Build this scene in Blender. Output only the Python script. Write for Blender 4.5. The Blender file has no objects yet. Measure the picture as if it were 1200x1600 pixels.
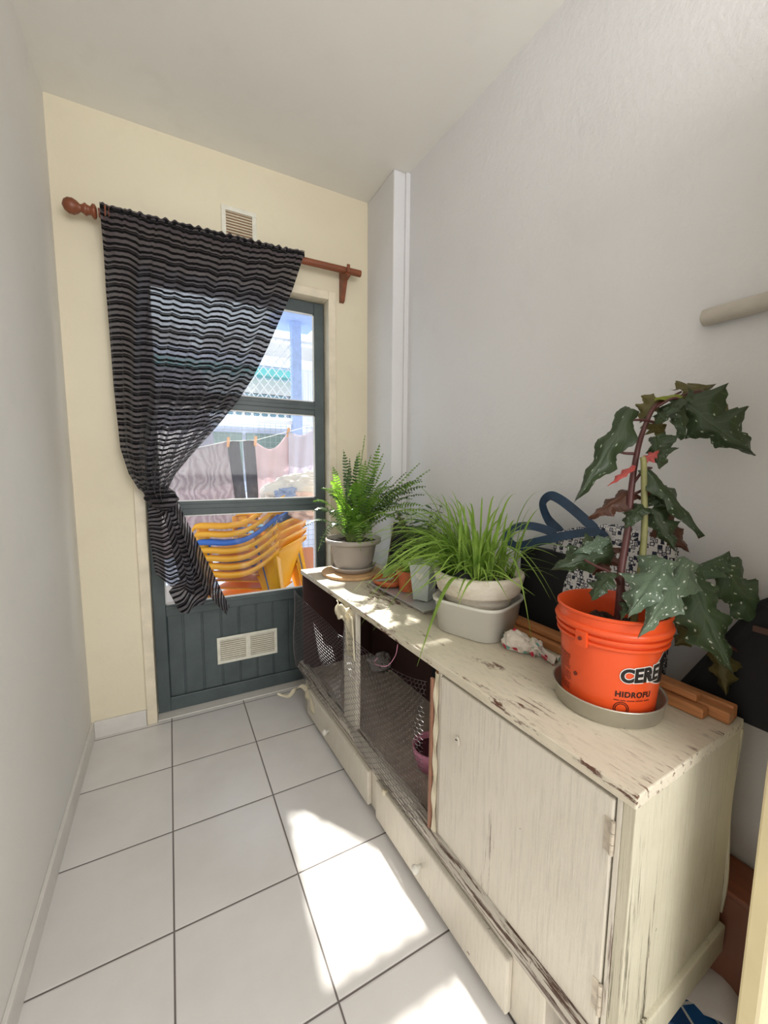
import bpy, bmesh, math, random
from mathutils import Vector, Matrix, noise as mn
PI=math.pi
rnd=random.Random(7)
S=bpy.context.scene
C=bpy.context.collection
# ------------------------------------------------------------------ camera
CAM=Vector((0,0,1.2256))
y_,p_,r_=0.4874,0.111,0.0078
F=Vector((math.sin(y_)*math.cos(p_),math.cos(y_)*math.cos(p_),-math.sin(p_)))
R0=Vector((math.cos(y_),-math.sin(y_),0)); U0=R0.cross(F)
R=R0*math.cos(r_)+U0*math.sin(r_); U=U0*math.cos(r_)-R0*math.sin(r_)
cd=bpy.data.cameras.new('camera'); cam=bpy.data.objects.new('camera',cd); C.objects.link(cam)
cd.sensor_fit='VERTICAL'; cd.sensor_height=36; cd.lens=36*631.1/1600; cd.clip_start=.01; cd.clip_end=200
M=Matrix((( R.x,U.x,-F.x,CAM.x),(R.y,U.y,-F.y,CAM.y),(R.z,U.z,-F.z,CAM.z),(0,0,0,1)))
cam.matrix_world=M; S.camera=cam
# ------------------------------------------------------------------ view, world, sun, rear fill
S.view_settings.view_transform='Standard'; S.view_settings.look='None'; S.view_settings.gamma=1
S.view_settings.use_curve_mapping=False; S.view_settings.exposure=0.06
w=bpy.data.worlds.new('sky'); S.world=w; w.use_nodes=True
bg=w.node_tree.nodes['Background']; bg.inputs[0].default_value=(.80,.90,1.0,1); bg.inputs[1].default_value=2.1
sl=bpy.data.lights.new('sun','SUN'); sl.energy=15; sl.angle=math.radians(.8); sl.color=(1,.95,.88)
so=bpy.data.objects.new('sun',sl); C.objects.link(so)
so.rotation_euler=Vector((.005,-1,-.695)).to_track_quat('-Z','Y').to_euler()
al=bpy.data.lights.new('rear_window_fill','AREA'); al.shape='RECTANGLE'; al.size=1.5; al.size_y=1.3; al.energy=46; al.color=(1,.985,.975)  # fill lamp added to brighten the room, set at an unseen rear window
ao=bpy.data.objects.new('rear_window_fill',al); C.objects.link(ao); ao.location=(.55,-1.72,1.75)
ao.rotation_euler=Vector((0,1,.10)).to_track_quat('-Z','Y').to_euler()

# ------------------------------------------------------------------ helpers
def prop(o,label=None,cat=None,group=None,kind=None):
    if label:o['label']=label
    if cat:o['category']=cat
    if group:o['group']=group
    if kind:o['kind']=kind
    return o
def empty(name,loc=(0,0,0),rz=0,label=None,cat=None,group=None,kind=None):
    o=bpy.data.objects.new(name,None); C.objects.link(o); o.location=loc; o.rotation_euler=(0,0,rz); o.empty_display_size=.05
    return prop(o,label,cat,group,kind)
class MB:
    def __init__(s): s.v=[]; s.f=[]; s.uv=[]; s.m=[]; s.mi=0
    def q(s,pts,uv=None):
        b=len(s.v); s.v+=[tuple(p) for p in pts]; s.f.append(tuple(range(b,b+len(pts)))); s.uv.append(uv or [(0,0)]*len(pts)); s.m.append(s.mi)
    def face(s,idx,uv=None): s.f.append(tuple(idx)); s.uv.append(uv or [(0,0)]*len(idx)); s.m.append(s.mi)
    def box(s,a,b,T=None):
        x0,y0,z0=a;x1,y1,z1=b; i=len(s.v)
        P=[Vector(p) for p in [(x0,y0,z0),(x1,y0,z0),(x1,y1,z0),(x0,y1,z0),(x0,y0,z1),(x1,y0,z1),(x1,y1,z1),(x0,y1,z1)]]
        if T is not None: P=[T@p for p in P]
        s.v+=[tuple(p) for p in P]
        for f in [(0,3,2,1),(4,5,6,7),(0,1,5,4),(1,2,6,5),(2,3,7,6),(3,0,4,7)]: s.face([i+k for k in f])
        return s
    def grid(s,fn,nu,nv,wrapu=False):
        i=len(s.v); W=nu if wrapu else nu+1
        for b in range(nv+1):
            for a in range(W): s.v.append(tuple(fn(a/nu,b/nv)))
        for b in range(nv):
            for a in range(nu):
                a1=(a+1)%W if wrapu else a+1
                s.face((i+b*W+a,i+b*W+a1,i+(b+1)*W+a1,i+(b+1)*W+a),[(a/nu,b/nv),((a+1)/nu,b/nv),((a+1)/nu,(b+1)/nv),(a/nu,(b+1)/nv)])
        return s
    def lathe(s,prof,n=48,c=(0,0,0),sx=1,sy=1,sq=0):
        c=Vector(c); i=len(s.v); m=len(prof)
        for (r,z) in prof:
            for a in range(n):
                t=2*PI*a/n; cx,cy=math.cos(t),math.sin(t)
                if sq:
                    k=(abs(cx)**sq+abs(cy)**sq)**(-1/sq)
                else: k=1
                s.v.append((c.x+r*cx*k*sx,c.y+r*cy*k*sy,c.z+z))
        for b in range(m-1):
            for a in range(n):
                a1=(a+1)%n
                s.face((i+b*n+a,i+b*n+a1,i+(b+1)*n+a1,i+(b+1)*n+a),[(a/n,b/m),((a+1)/n,b/m),((a+1)/n,(b+1)/m),(a/n,(b+1)/m)])
        if prof[0][0]>1e-6: s.face([i+a for a in reversed(range(n))])
        if prof[-1][0]>1e-6: s.face([i+(m-1)*n+a for a in range(n)])
        return s
    def tube(s,pts,r,n=8,closed=False,cap=True):
        pts=[Vector(p) for p in pts]; i=len(s.v); m=len(pts)
        rr=r if isinstance(r,(list,tuple)) else [r]*m
        up=None
        for k,p in enumerate(pts):
            t=(pts[min(k+1,m-1)]-pts[max(k-1,0)])
            if t.length<1e-9:t=Vector((0,0,1))
            t.normalize()
            if up is None:
                up=Vector((0,0,1)) if abs(t.z)<.9 else Vector((1,0,0))
            a=(up-t*up.dot(t)); 
            if a.length<1e-6:a=t.orthogonal()
            a.normalize(); up=a; b=t.cross(a)
            for j in range(n):
                an=2*PI*j/n; s.v.append(tuple(p+(a*math.cos(an)+b*math.sin(an))*rr[k]))
        for k in range(m-1):
            for j in range(n):
                j1=(j+1)%n; s.face((i+k*n+j,i+k*n+j1,i+(k+1)*n+j1,i+(k+1)*n+j),[(j/n,k/m),((j+1)/n,k/m),((j+1)/n,(k+1)/m),(j/n,(k+1)/m)])
        if cap:
            s.face([i+j for j in reversed(range(n))]); s.face([i+(m-1)*n+j for j in range(n)])
        return s
    def ribbon(s,pts,wd,nrm,th=.0):
        # flat strip along pts, width vector from normal
        pts=[Vector(p) for p in pts]; i=len(s.v); m=len(pts)
        for k,p in enumerate(pts):
            t=(pts[min(k+1,m-1)]-pts[max(k-1,0)]).normalized(); n_=Vector(nrm[k] if isinstance(nrm,list) else nrm)
            b=t.cross(n_); 
            if b.length<1e-6:b=t.orthogonal()
            b.normalize(); ww=wd[k] if isinstance(wd,list) else wd
            s.v+=[tuple(p-b*ww/2),tuple(p+b*ww/2)]
        for k in range(m-1):
            s.face((i+2*k,i+2*k+1,i+2*k+3,i+2*k+2),[(0,k/m),(1,k/m),(1,(k+1)/m),(0,(k+1)/m)])
        return s
    def build(s,name,mat,parent=None,smooth=False,bevel=0,solid=0,sub=0,loc=None,offset=0):
        me=bpy.data.meshes.new(name); me.from_pydata(s.v,[],s.f); 
        ul=me.uv_layers.new(name='UVMap'); k=0
        flat=[c for u in s.uv for p in u for c in p]; ul.data.foreach_set('uv',flat)
        mats=mat if isinstance(mat,(list,tuple)) else [mat]
        for m_ in mats: me.materials.append(m_)
        if len(mats)>1: me.polygons.foreach_set('material_index',s.m)
        if smooth: me.polygons.foreach_set('use_smooth',[True]*len(me.polygons))
        me.update()
        o=bpy.data.objects.new(name,me); C.objects.link(o)
        if parent: o.parent=parent
        if loc: o.location=loc
        if solid:
            md=o.modifiers.new('th','SOLIDIFY'); md.thickness=solid; md.offset=offset
        if bevel:
            md=o.modifiers.new('bv','BEVEL'); md.width=bevel; md.segments=2; md.limit_method='ANGLE'
        if sub:
            md=o.modifiers.new('ss','SUBSURF'); md.levels=sub; md.render_levels=sub
        if smooth and not sub:
            pass
        return o
def smooth_by_angle(o,ang=40):
    me=o.data
    bm=bmesh.new(); bm.from_mesh(me)
    for e in bm.edges:
        if len(e.link_faces)==2 and e.calc_face_angle(0)>math.radians(ang): e.smooth=False
    for f in bm.faces:f.smooth=True
    bm.to_mesh(me); bm.free(); return o
def lerp(a,b,t): return a+(b-a)*t
def poly(pts,t):
    # arc length param on polyline
    pts=[Vector(p) for p in pts]; ls=[(pts[k+1]-pts[k]).length for k in range(len(pts)-1)]; T=sum(ls)*min(max(t,0),1)
    for k,l in enumerate(ls):
        if T<=l or k==len(ls)-1: return pts[k].lerp(pts[k+1],min(T/l,1) if l>0 else 0)
        T-=l
def crom(pts,n):
    P=[Vector(p) for p in pts]; P=[P[0]*2-P[1]]+P+[P[-1]*2-P[-2]]; out=[]
    for i in range(1,len(P)-2):
        for k in range(n):
            t=k/n; a,b,c,d=P[i-1:i+3]
            out.append(.5*((2*b)+(c-a)*t+(2*a-5*b+4*c-d)*t*t+(3*b-a-3*c+d)*t**3))
    out.append(P[-2]); return out
# ------------------------------------------------------------------ materials
class NT:
    def __init__(s,name):
        s.m=bpy.data.materials.new(name); s.m.use_nodes=True; s.t=s.m.node_tree; s.n=s.t.nodes; s.b=s.n['Principled BSDF']; s.out=s.n['Material Output']
    def N(s,ty,**k):
        n=s.n.new(ty)
        for a,b in k.items():
            if a.startswith('i_'): 
                key=a[2:]; key=int(key) if key.isdigit() else key.replace('_',' ')
                n.inputs[key].default_value=b
            else: setattr(n,a,b)
        return n
    def L(s,a,b): s.t.links.new(a,b)
    def math(s,op,a,b=None,c=None):
        n=s.n.new('ShaderNodeMath'); n.operation=op
        for i,x in enumerate([a,b,c]):
            if x is None: continue
            if isinstance(x,(int,float)): n.inputs[i].default_value=x
            else: s.L(x,n.inputs[i])
        return n.outputs[0]
    def mix(s,f,a,b):
        n=s.n.new('ShaderNodeMix'); n.data_type='RGBA'
        for x,i in ((f,0),(a,6),(b,7)):
            if isinstance(x,(int,float)): n.inputs[i].default_value=x
            elif isinstance(x,tuple): n.inputs[i].default_value=(*x,1) if len(x)==3 else x
            else: s.L(x,n.inputs[i])
        return n.outputs[2]
    def ramp(s,x,a,b):
        n=s.n.new('ShaderNodeMapRange'); n.inputs[1].default_value=a; n.inputs[2].default_value=b; s.L(x,n.inputs[0]); return n.outputs[0]
    def noise(s,scale,detail=4,rough=.55,vec=None,sc=None,co='Object'):
        n=s.n.new('ShaderNodeTexNoise'); n.inputs['Scale'].default_value=scale; n.inputs['Detail'].default_value=detail; n.inputs['Roughness'].default_value=rough
        if vec is None: vec=s.coord(co,sc)
        s.L(vec,n.inputs['Vector']); return n.outputs['Fac']
    def coord(s,co='Object',sc=None,rot=None):
        t=s.n.new('ShaderNodeTexCoord'); v=t.outputs[co]
        if sc or rot:
            mp=s.n.new('ShaderNodeMapping'); 
            if sc: mp.inputs['Scale'].default_value=sc
            if rot: mp.inputs['Rotation'].default_value=rot
            s.L(v,mp.inputs[0]); v=mp.outputs[0]
        return v
    def bump(s,h,st=.3,d=.01,prev=None):
        n=s.n.new('ShaderNodeBump'); n.inputs['Strength'].default_value=st; n.inputs['Distance'].default_value=d; s.L(h,n.inputs['Height'])
        if prev: s.L(prev,n.inputs['Normal'])
        return n.outputs[0]
    def base(s,c,rough=.5,metal=0,spec=.5):
        if isinstance(c,tuple): s.b.inputs['Base Color'].default_value=(*c,1)
        else: s.L(c,s.b.inputs['Base Color'])
        if isinstance(rough,(int,float)): s.b.inputs['Roughness'].default_value=rough
        else: s.L(rough,s.b.inputs['Roughness'])
        s.b.inputs['Metallic'].default_value=metal; s.b.inputs['Specular IOR Level'].default_value=spec
    def nrm(s,n): s.L(n,s.b.inputs['Normal'])
    def translucent(s,fac,col):
        tr=s.n.new('ShaderNodeBsdfTranslucent'); mx=s.n.new('ShaderNodeMixShader')
        if isinstance(col,tuple): tr.inputs[0].default_value=(*col,1)
        else: s.L(col,tr.inputs[0])
        if isinstance(fac,(int,float)): mx.inputs[0].default_value=fac
        else: s.L(fac,mx.inputs[0])
        s.L(s.b.outputs[0],mx.inputs[1]); s.L(tr.outputs[0],mx.inputs[2]); s.L(mx.outputs[0],s.out.inputs[0]); return mx
def sr(r,g,b):
    f=lambda c:(c/255/12.92 if c/255<=.04045 else ((c/255+.055)/1.055)**2.4)
    return (f(r),f(g),f(b))
def simple(name,c,rough=.5,metal=0,var=.12,ns=8,bump=0,bs=60,sc=None,spec=.5,tr=0,trc=None):
    t=NT(name); 
    nz=t.noise(ns,4,.55,sc=sc)
    col=t.mix(t.ramp(nz,.3,.7),tuple(x*(1-var) for x in c),tuple(min(1,x*(1+var*.6)) for x in c))
    t.base(col,rough,metal,spec)
    if bump: t.nrm(t.bump(t.noise(bs,5,.6,sc=sc),bump,.005))
    if tr: t.translucent(tr,trc or c)
    return t.m
def wallmat(name,c1,c2,st=.25,grad=None):
    t=NT(name)
    n1=t.noise(1.3,3,.5); n2=t.noise(7,5,.6)
    col=t.mix(t.ramp(n1,.35,.65),c1,c2)
    col=t.mix(t.math('MULTIPLY',t.ramp(n2,.55,.8),.25),col,tuple(x*.85 for x in c2))
    t.base(col,.75,0,.25)
    b1=t.bump(t.noise(55,4,.6),st,.006); b2=t.bump(t.noise(9,3,.5),st*.5,.01,b1); t.nrm(b2); return t.m
M_wallR=wallmat('plaster_white',sr(226,224,224),sr(221,219,219),.30)
M_wallL=wallmat('plaster_left',sr(230,227,222),sr(224,220,213),.14)
M_wallD=wallmat('plaster_cream',sr(228,218,192),sr(220,209,184),.12)
M_ceil=wallmat('ceiling_paint',sr(240,237,230),sr(234,230,222),.06)
# tile floor
t=NT('floor_tiles'); geo=t.N('ShaderNodeNewGeometry'); sp=t.N('ShaderNodeSeparateXYZ'); t.L(geo.outputs['Position'],sp.inputs[0])
def gl(ax,off,tile=.333,hw=.0022):
    u=t.math('DIVIDE',t.math('SUBTRACT',ax,off),tile); fr=t.math('SUBTRACT',u,t.math('ROUND',u)); return t.math('ABSOLUTE',t.math('MULTIPLY',fr,tile))
d=t.math('MINIMUM',gl(sp.outputs[0],-.0431),gl(sp.outputs[1],1.4173))
g=t.ramp(d,.0029,.0017); g2=t.ramp(d,.006,.0015)
cx=t.math('FLOOR',t.math('DIVIDE',t.math('ADD',sp.outputs[0],.0431),.333)); cy=t.math('FLOOR',t.math('DIVIDE',t.math('SUBTRACT',sp.outputs[1],1.4173),.333))
cmb=t.N('ShaderNodeCombineXYZ'); t.L(cx,cmb.inputs[0]); t.L(cy,cmb.inputs[1]); wn=t.N('ShaderNodeTexWhiteNoise'); t.L(cmb.outputs[0],wn.inputs[0])
tc=t.mix(wn.outputs[0],sr(214,210,206),sr(222,218,214)); tc=t.mix(t.math('MULTIPLY',t.ramp(t.noise(5,5,.6),.4,.75),.5),tc,sr(203,198,193))
dirt=t.ramp(t.noise(90,2,.5),.76,.82); tc=t.mix(t.math('MULTIPLY',dirt,.35),tc,sr(120,105,95))
col=t.mix(g,tc,sr(104,96,92)); t.base(col,t.math('ADD',t.math('MULTIPLY',g,.5),t.math('ADD',.16,t.math('MULTIPLY',t.noise(14,4,.6),.14))),0,.5)
t.nrm(t.bump(t.math('ADD',t.math('MULTIPLY',g2,-1),t.math('MULTIPLY',t.noise(30,3,.5),.05)),.35,.002)); M_floor=t.m
M_base=simple('baseboard_tile',sr(214,209,202),.3,var=.06,ns=14)
M_casing=simple('casing_paint',sr(226,214,190),.5,var=.1,ns=16,bump=.15,bs=40)
t=NT('door_slate_paint'); n1=t.noise(6,5,.65); col=t.mix(t.ramp(n1,.3,.75),sr(64,74,75),sr(84,95,95))
chip=t.ramp(t.noise(38,4,.7),.73,.76); col=t.mix(chip,col,sr(45,48,48)); t.base(col,.42); t.nrm(t.bump(t.noise(70,4,.6,sc=(1,1,.2)),.12,.004)); M_door=t.m
M_bead=simple('glazing_bead',sr(235,235,232),.4)
t=NT('window_glass'); tr=t.N('ShaderNodeBsdfTransparent'); tr.inputs[0].default_value=(.96,.975,.975,1); gl_=t.N('ShaderNodeBsdfGlossy'); gl_.inputs['Roughness'].default_value=.02
mx=t.N('ShaderNodeMixShader'); mx.inputs[0].default_value=.007; t.L(tr.outputs[0],mx.inputs[1]); t.L(gl_.outputs[0],mx.inputs[2])
df=t.N('ShaderNodeBsdfTranslucent'); df.inputs[0].default_value=(.9,.9,.95,1); mx2=t.N('ShaderNodeMixShader')
sm=t.math('ADD',.008,t.math('MULTIPLY',t.ramp(t.noise(60,6,.8),.58,.75),.06)); t.L(sm,mx2.inputs[0]); t.L(mx.outputs[0],mx2.inputs[1]); t.L(df.outputs[0],mx2.inputs[2]); t.L(mx2.outputs[0],t.out.inputs[0]); M_glass=t.m
M_vent=simple('vent_cream_metal',sr(228,224,208),.4,var=.1,ns=40)
M_ventd=simple('vent_brown_slats',sr(150,116,86),.6,var=.25,ns=60)
M_dark=simple('dark_void',sr(40,28,22),.9)
M_rod=simple('brown_wood',sr(128,70,42),.4,var=.3,ns=14,sc=(.3,3,3),bump=.1)
# curtain fabric: stripes along V (metres of cloth length)
t=NT('curtain_fabric'); uv=t.N('ShaderNodeUVMap'); sp=t.N('ShaderNodeSeparateXYZ'); t.L(uv.outputs[0],sp.inputs[0]); V=sp.outputs[1]; Uc=sp.outputs[0]
wob=t.math('MULTIPLY',t.math('SUBTRACT',t.noise(25,3,.6,vec=uv.outputs[0]),.5),.003); Vw=t.math('ADD',V,wob)
f1=t.math('FRACT',t.math('DIVIDE',Vw,.0235)); blk=t.math('GREATER_THAN',f1,.56)
f2=t.math('FRACT',t.math('DIVIDE',Vw,.0705)); blk2=t.math('MULTIPLY',t.math('GREATER_THAN',f2,.10),t.math('LESS_THAN',f2,.17)); k=t.math('MAXIMUM',blk,blk2)
thr=t.math('MULTIPLY',t.math('GREATER_THAN',t.math('FRACT',t.math('DIVIDE',Uc,.0023)),.5),.25)
grey=t.mix(t.noise(180,2,.6,vec=uv.outputs[0]),sr(78,71,74),sr(112,105,108)); col=t.mix(k,grey,sr(15,13,15)); t.base(col,.9,0,.1)
t.b.inputs['Sheen Weight'].default_value=.1
tl=t.N('ShaderNodeBsdfTranslucent'); tl.inputs[0].default_value=(.30,.29,.31,1); tp=t.N('ShaderNodeBsdfTransparent'); tp.inputs[0].default_value=(1,1,1,1)
m1=t.N('ShaderNodeMixShader'); fac=t.math('MULTIPLY',t.math('SUBTRACT',1,k),.40); t.L(fac,m1.inputs[0]); t.L(t.b.outputs[0],m1.inputs[1]); t.L(tl.outputs[0],m1.inputs[2])
m2=t.N('ShaderNodeMixShader'); fac2=t.math('MULTIPLY',t.math('SUBTRACT',1,k),.17); t.L(fac2,m2.inputs[0]); t.L(m1.outputs[0],m2.inputs[1]); t.L(tp.outputs[0],m2.inputs[2]); t.L(m2.outputs[0],t.out.inputs[0]); M_curtain=t.m
# distressed cabinet paint
def paint(name,c1,c2,grain=(1.2,22,22),thr=.70,chipc=sr(92,58,42),st=.35,edge=0):
    t=NT(name); n=t.noise(4,5,.6); col=t.mix(t.ramp(n,.3,.7),c1,c2)
    gr=t.noise(9,6,.7,sc=grain); col=t.mix(t.math('MULTIPLY',t.ramp(gr,.5,.75),.5),col,tuple(x*.62 for x in c2))
    g3=t.noise(3.2,8,.72,sc=tuple(.25*x for x in grain)); g4=t.noise(30,5,.7,sc=tuple(x*.2 for x in grain))
    chip=t.math('MAXIMUM',t.math('MULTIPLY',t.ramp(g3,thr-.16,thr-.10),t.ramp(g4,.50,.54)),t.math('MULTIPLY',t.ramp(t.noise(34,3,.6,sc=(tuple(max(.3,min(1,x)) for x in grain))),.74,.77),.8)); 
    if edge:
        sp=t.N('ShaderNodeSeparateXYZ'); t.L(t.coord('Object'),sp.inputs[0]); e_=t.math('MAXIMUM',t.ramp(sp.outputs[1],.012,.0),t.ramp(sp.outputs[0],1.565,1.585)); chip=t.math('MAXIMUM',chip,t.math('MULTIPLY',e_,t.ramp(t.noise(30,5,.7,sc=(.5,2,2)),.57,.62)))
        chip=t.math('MAXIMUM',chip,t.math('MULTIPLY',t.math('MULTIPLY',t.ramp(sp.outputs[1],.17,.05),t.ramp(sp.outputs[0],1.0,1.3)),t.math('MULTIPLY',t.ramp(t.noise(20,6,.7,sc=(.35,3,1)),.61,.65),.85)))
    col=t.mix(chip,col,chipc)
    t.base(col,.48); b=t.bump(gr,st,.003); t.nrm(t.bump(chip,-.4,.002,b)); return t.m
M_cabtop=paint('cream_paint_top',sr(216,206,186),sr(204,194,172),(3.5,12,12),.70,edge=1)
M_cabfront=paint('cream_paint_front',sr(218,210,195),sr(208,200,184),(18,18,1.0),.76,st=.3)
M_cabside=paint('cream_paint_side',sr(206,199,176),sr(190,182,158),(30,22,.9),.70,chipc=sr(95,88,72),st=.5)
M_caprail=paint('grey_worn_rail',sr(200,192,178),sr(176,168,154),(1.2,20,20),.62,chipc=sr(80,58,46))
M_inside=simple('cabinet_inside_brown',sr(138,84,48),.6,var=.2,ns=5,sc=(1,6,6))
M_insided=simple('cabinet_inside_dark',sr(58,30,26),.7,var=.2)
M_shelf=simple('cage_shelf_lining',sr(186,172,158),.85,var=.22,ns=22,bump=.4,bs=70)
M_wire=simple('plastic_mesh',sr(92,86,88),.4,var=.3,ns=40)
M_tape=simple('masking_tape',sr(232,222,196),.6,var=.08,ns=30,tr=.25,trc=sr(240,230,200))
M_rwood=simple('reddish_batten',sr(150,106,84),.6,var=.2,ns=14,sc=(8,8,1))
M_legw=simple('leg_wood',sr(120,92,66),.5,var=.2)
M_hinge=simple('painted_hinge',sr(196,184,166),.5,metal=.2,var=.3,ns=60)
M_pink=simple('pink_plastic',sr(228,150,178),.45,var=.1)
M_maroon=simple('maroon_fill',sr(84,34,48),.7,var=.3)
M_taupe=simple('taupe_plastic',sr(168,158,148),.42,var=.06)
M_soil=simple('potting_soil',sr(58,44,34),.95,var=.5,ns=60,bump=1,bs=90)
M_cork=simple('round_wood_board',sr(206,164,118),.6,var=.25,ns=8,sc=(2,12,2),bump=.2)
M_cork2=simple('board_edge',sr(196,140,92),.7,var=.25,ns=20)
t=NT('whitewashed_terracotta'); n=t.noise(12,6,.7,sc=(1,1,2.5)); col=t.mix(t.ramp(n,.35,.7),sr(226,218,204),sr(196,182,160)); c2=t.ramp(t.noise(32,5,.75,sc=(1,1,3)),.62,.72); col=t.mix(c2,col,sr(110,100,82)); t.base(col,.85); t.nrm(t.bump(n,.5,.005)); M_terr=t.m
M_tub=simple('white_plastic_tub',sr(226,222,212),.35,var=.04,tr=.15,trc=sr(230,225,210))
M_gpot=simple('pale_grey_plastic',sr(200,206,204),.4,var=.04)
M_orp=simple('terracotta_orange',sr(196,98,56),.5,var=.15)
M_tray=simple('silver_tray',sr(196,194,194),.35,metal=.3,var=.06)
M_orange=simple('orange_bucket_plastic',sr(228,84,36),.36,var=.10,ns=5)
M_alu=simple('dull_aluminium',sr(205,200,186),.33,metal=.75,var=.12,ns=12)
M_black=simple('black_matte',sr(20,20,24),.8,var=.3)
M_brn=simple('dark_brown_edge',sr(84,56,44),.6)
M_navy=simple('navy_strap',sr(34,58,84),.6,var=.3,ns=30)
M_stick=simple('light_wood_stick',sr(190,128,80),.55,var=.25,ns=10,sc=(1,10,10),bump=.1)
M_ink=simple('black_print',sr(24,16,14),.5,var=.05)
M_white=simple('white_print',sr(225,222,215),.45,var=.03)
M_darkor=simple('brown_print',sr(110,36,16),.5,var=.05)
M_lens=simple('cream_door_paint',sr(226,212,172),.3,var=.08,ns=6)
def greenmat(name,a,b,tr=.35,trc=None,rough=.4,ns=20):
    t=NT(name); col=t.mix(t.ramp(t.noise(ns,3,.6),.35,.65),a,b); t.base(col,rough); t.translucent(tr,trc or tuple(min(1,x*1.6) for x in b)); return t.m
M_fern=greenmat('fern_green',sr(60,98,44),sr(112,152,64),.45,sr(150,200,60))
M_fernd=greenmat('fern_green_dark',sr(40,62,40),sr(66,92,52),.3,sr(90,130,60))
M_grass=greenmat('grass_green',sr(98,130,52),sr(158,184,92),.42,sr(160,200,80))
M_gdark=greenmat('shrub_green',sr(44,66,44),sr(74,98,60),.25)
M_stemb=simple('burgundy_stem',sr(84,44,42),.45,var=.2)
M_stemg=simple('green_stem',sr(132,130,82),.5,var=.25,ns=30)
M_rach=simple('fern_rachis',sr(120,140,70),.5)
def leafmat(name,top,top2,vein,spot,under,spotamt=.5,trf=.25,trc=None):
    t=NT(name); uv=t.N('ShaderNodeUVMap'); sp=t.N('ShaderNodeSeparateXYZ'); t.L(uv.outputs[0],sp.inputs[0])
    col=t.mix(t.noise(6,3,.6,vec=uv.outputs[0]),top,top2)
    x=t.math('ABSOLUTE',t.math('SUBTRACT',sp.outputs[0],.5)); vb=t.math('SUBTRACT',sp.outputs[1],t.math('MULTIPLY',x,.75)); fr=t.math('ABSOLUTE',t.math('SUBTRACT',t.math('FRACT',t.math('MULTIPLY',vb,6.5)),.5))
    vn=t.math('MAXIMUM',t.ramp(fr,.09,.02),t.ramp(x,.018,.005)); col=t.mix(t.math('MULTIPLY',vn,.5),col,vein)
    mp=t.N('ShaderNodeMapping'); mp.inputs['Scale'].default_value=(13,15,1); t.L(uv.outputs[0],mp.inputs[0])
    vo=t.N('ShaderNodeTexVoronoi'); vo.inputs['Scale'].default_value=1; vo.inputs['Randomness'].default_value=.85; t.L(mp.outputs[0],vo.inputs['Vector'])
    s1=t.ramp(vo.outputs['Distance'],.27,.20); gate=t.math('GREATER_THAN',t.N('ShaderNodeSeparateColor').outputs[0],.5)
    sc_=t.N('ShaderNodeSeparateColor'); t.L(vo.outputs['Color'],sc_.inputs[0]); s1=t.math('MULTIPLY',s1,t.math('LESS_THAN',sc_.outputs[0],spotamt)); col=t.mix(s1,col,spot)
    g_=t.N('ShaderNodeNewGeometry'); col=t.mix(g_.outputs['Backfacing'],col,under)
    t.base(col,.42,0,.4); t.nrm(t.bump(vn,-.5,.004)); t.translucent(trf,trc or top2); return t.m
LM=[leafmat('begonia_leaf_dark',sr(44,56,38),sr(62,76,48),sr(80,98,70),sr(176,190,166),sr(92,52,48),.35),
    leafmat('begonia_leaf_olive',sr(84,76,44),sr(104,98,52),sr(120,110,66),sr(150,150,110),sr(96,74,46),.1),
    leafmat('begonia_leaf_young',sr(120,130,50),sr(150,160,64),sr(170,170,90),sr(190,190,130),sr(130,120,60),.1),
    leafmat('begonia_leaf_red',sr(150,50,60),sr(190,90,80),sr(210,120,100),sr(200,130,120),sr(160,50,64),.1),
    leafmat('begonia_leaf_brown',sr(70,48,40),sr(96,60,44),sr(120,78,56),sr(140,110,90),sr(120,60,46),.15),
    leafmat('begonia_leaf_silver',sr(84,104,84),sr(120,138,114),sr(70,90,72),sr(232,238,230),sr(110,80,70),.95)]
# ------------------------------------------------------------------ room shell
# cabinet frame: x=s (towards the camera), y=d (towards the right wall)
CA=Vector((.5569,1.9077,0)); E1=Vector((.0417,-.9991,0)); E2=Vector((.9991,.0417,0)); CR=math.atan2(E1.y,E1.x)
def CL(s,d,z): return CA+E1*s+E2*d+Vector((0,0,z))
CH=2.63
o=MB().box((-.6,-2.0,-.06),(3.0,2.2,0)).build('floor',M_floor); prop(o,kind='structure')
o=MB().box((-.6,-2.0,CH),(3.0,2.3,CH+.06)).build('ceiling',M_ceil); prop(o,kind='structure')
o=MB().box((-.48,-2.0,0),(-.36,2.26,CH)).build('wall_left',M_wallL); prop(o,kind='structure')
m=MB(); m.box((-.36,2.11,0),(-.145,2.26,CH)); m.box((.815,2.11,0),(1.3,2.26,CH)); m.box((-.145,2.11,2.135),(.815,2.26,CH))
o=m.build('wall_back',M_wallD); prop(o,kind='structure')
# right wall (parallel to the cabinet) and chimney-like pier in the corner
m=MB(); T=Matrix.Translation(CA)@Matrix.Rotation(CR,4,'Z')
m.box((-.35,.525,0),(1.72,.66,CH),T); m.box((1.72,.525,2.1),(2.6,.66,CH),T); m.box((2.6,.525,0),(4.0,.66,CH),T)
o=m.build('wall_right',M_wallR); prop(o,kind='structure')
m=MB(); m.box((1.005,1.82,0),(1.12,2.115,CH)); o=m.build('wall_corner',M_wallR,bevel=.006); prop(o,kind='structure')
m=MB(); m.box((1.065,1.806,0),(1.12,1.822,CH)); o=m.build('trim_2',M_wallR,bevel=.006); prop(o,kind='structure')
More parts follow.
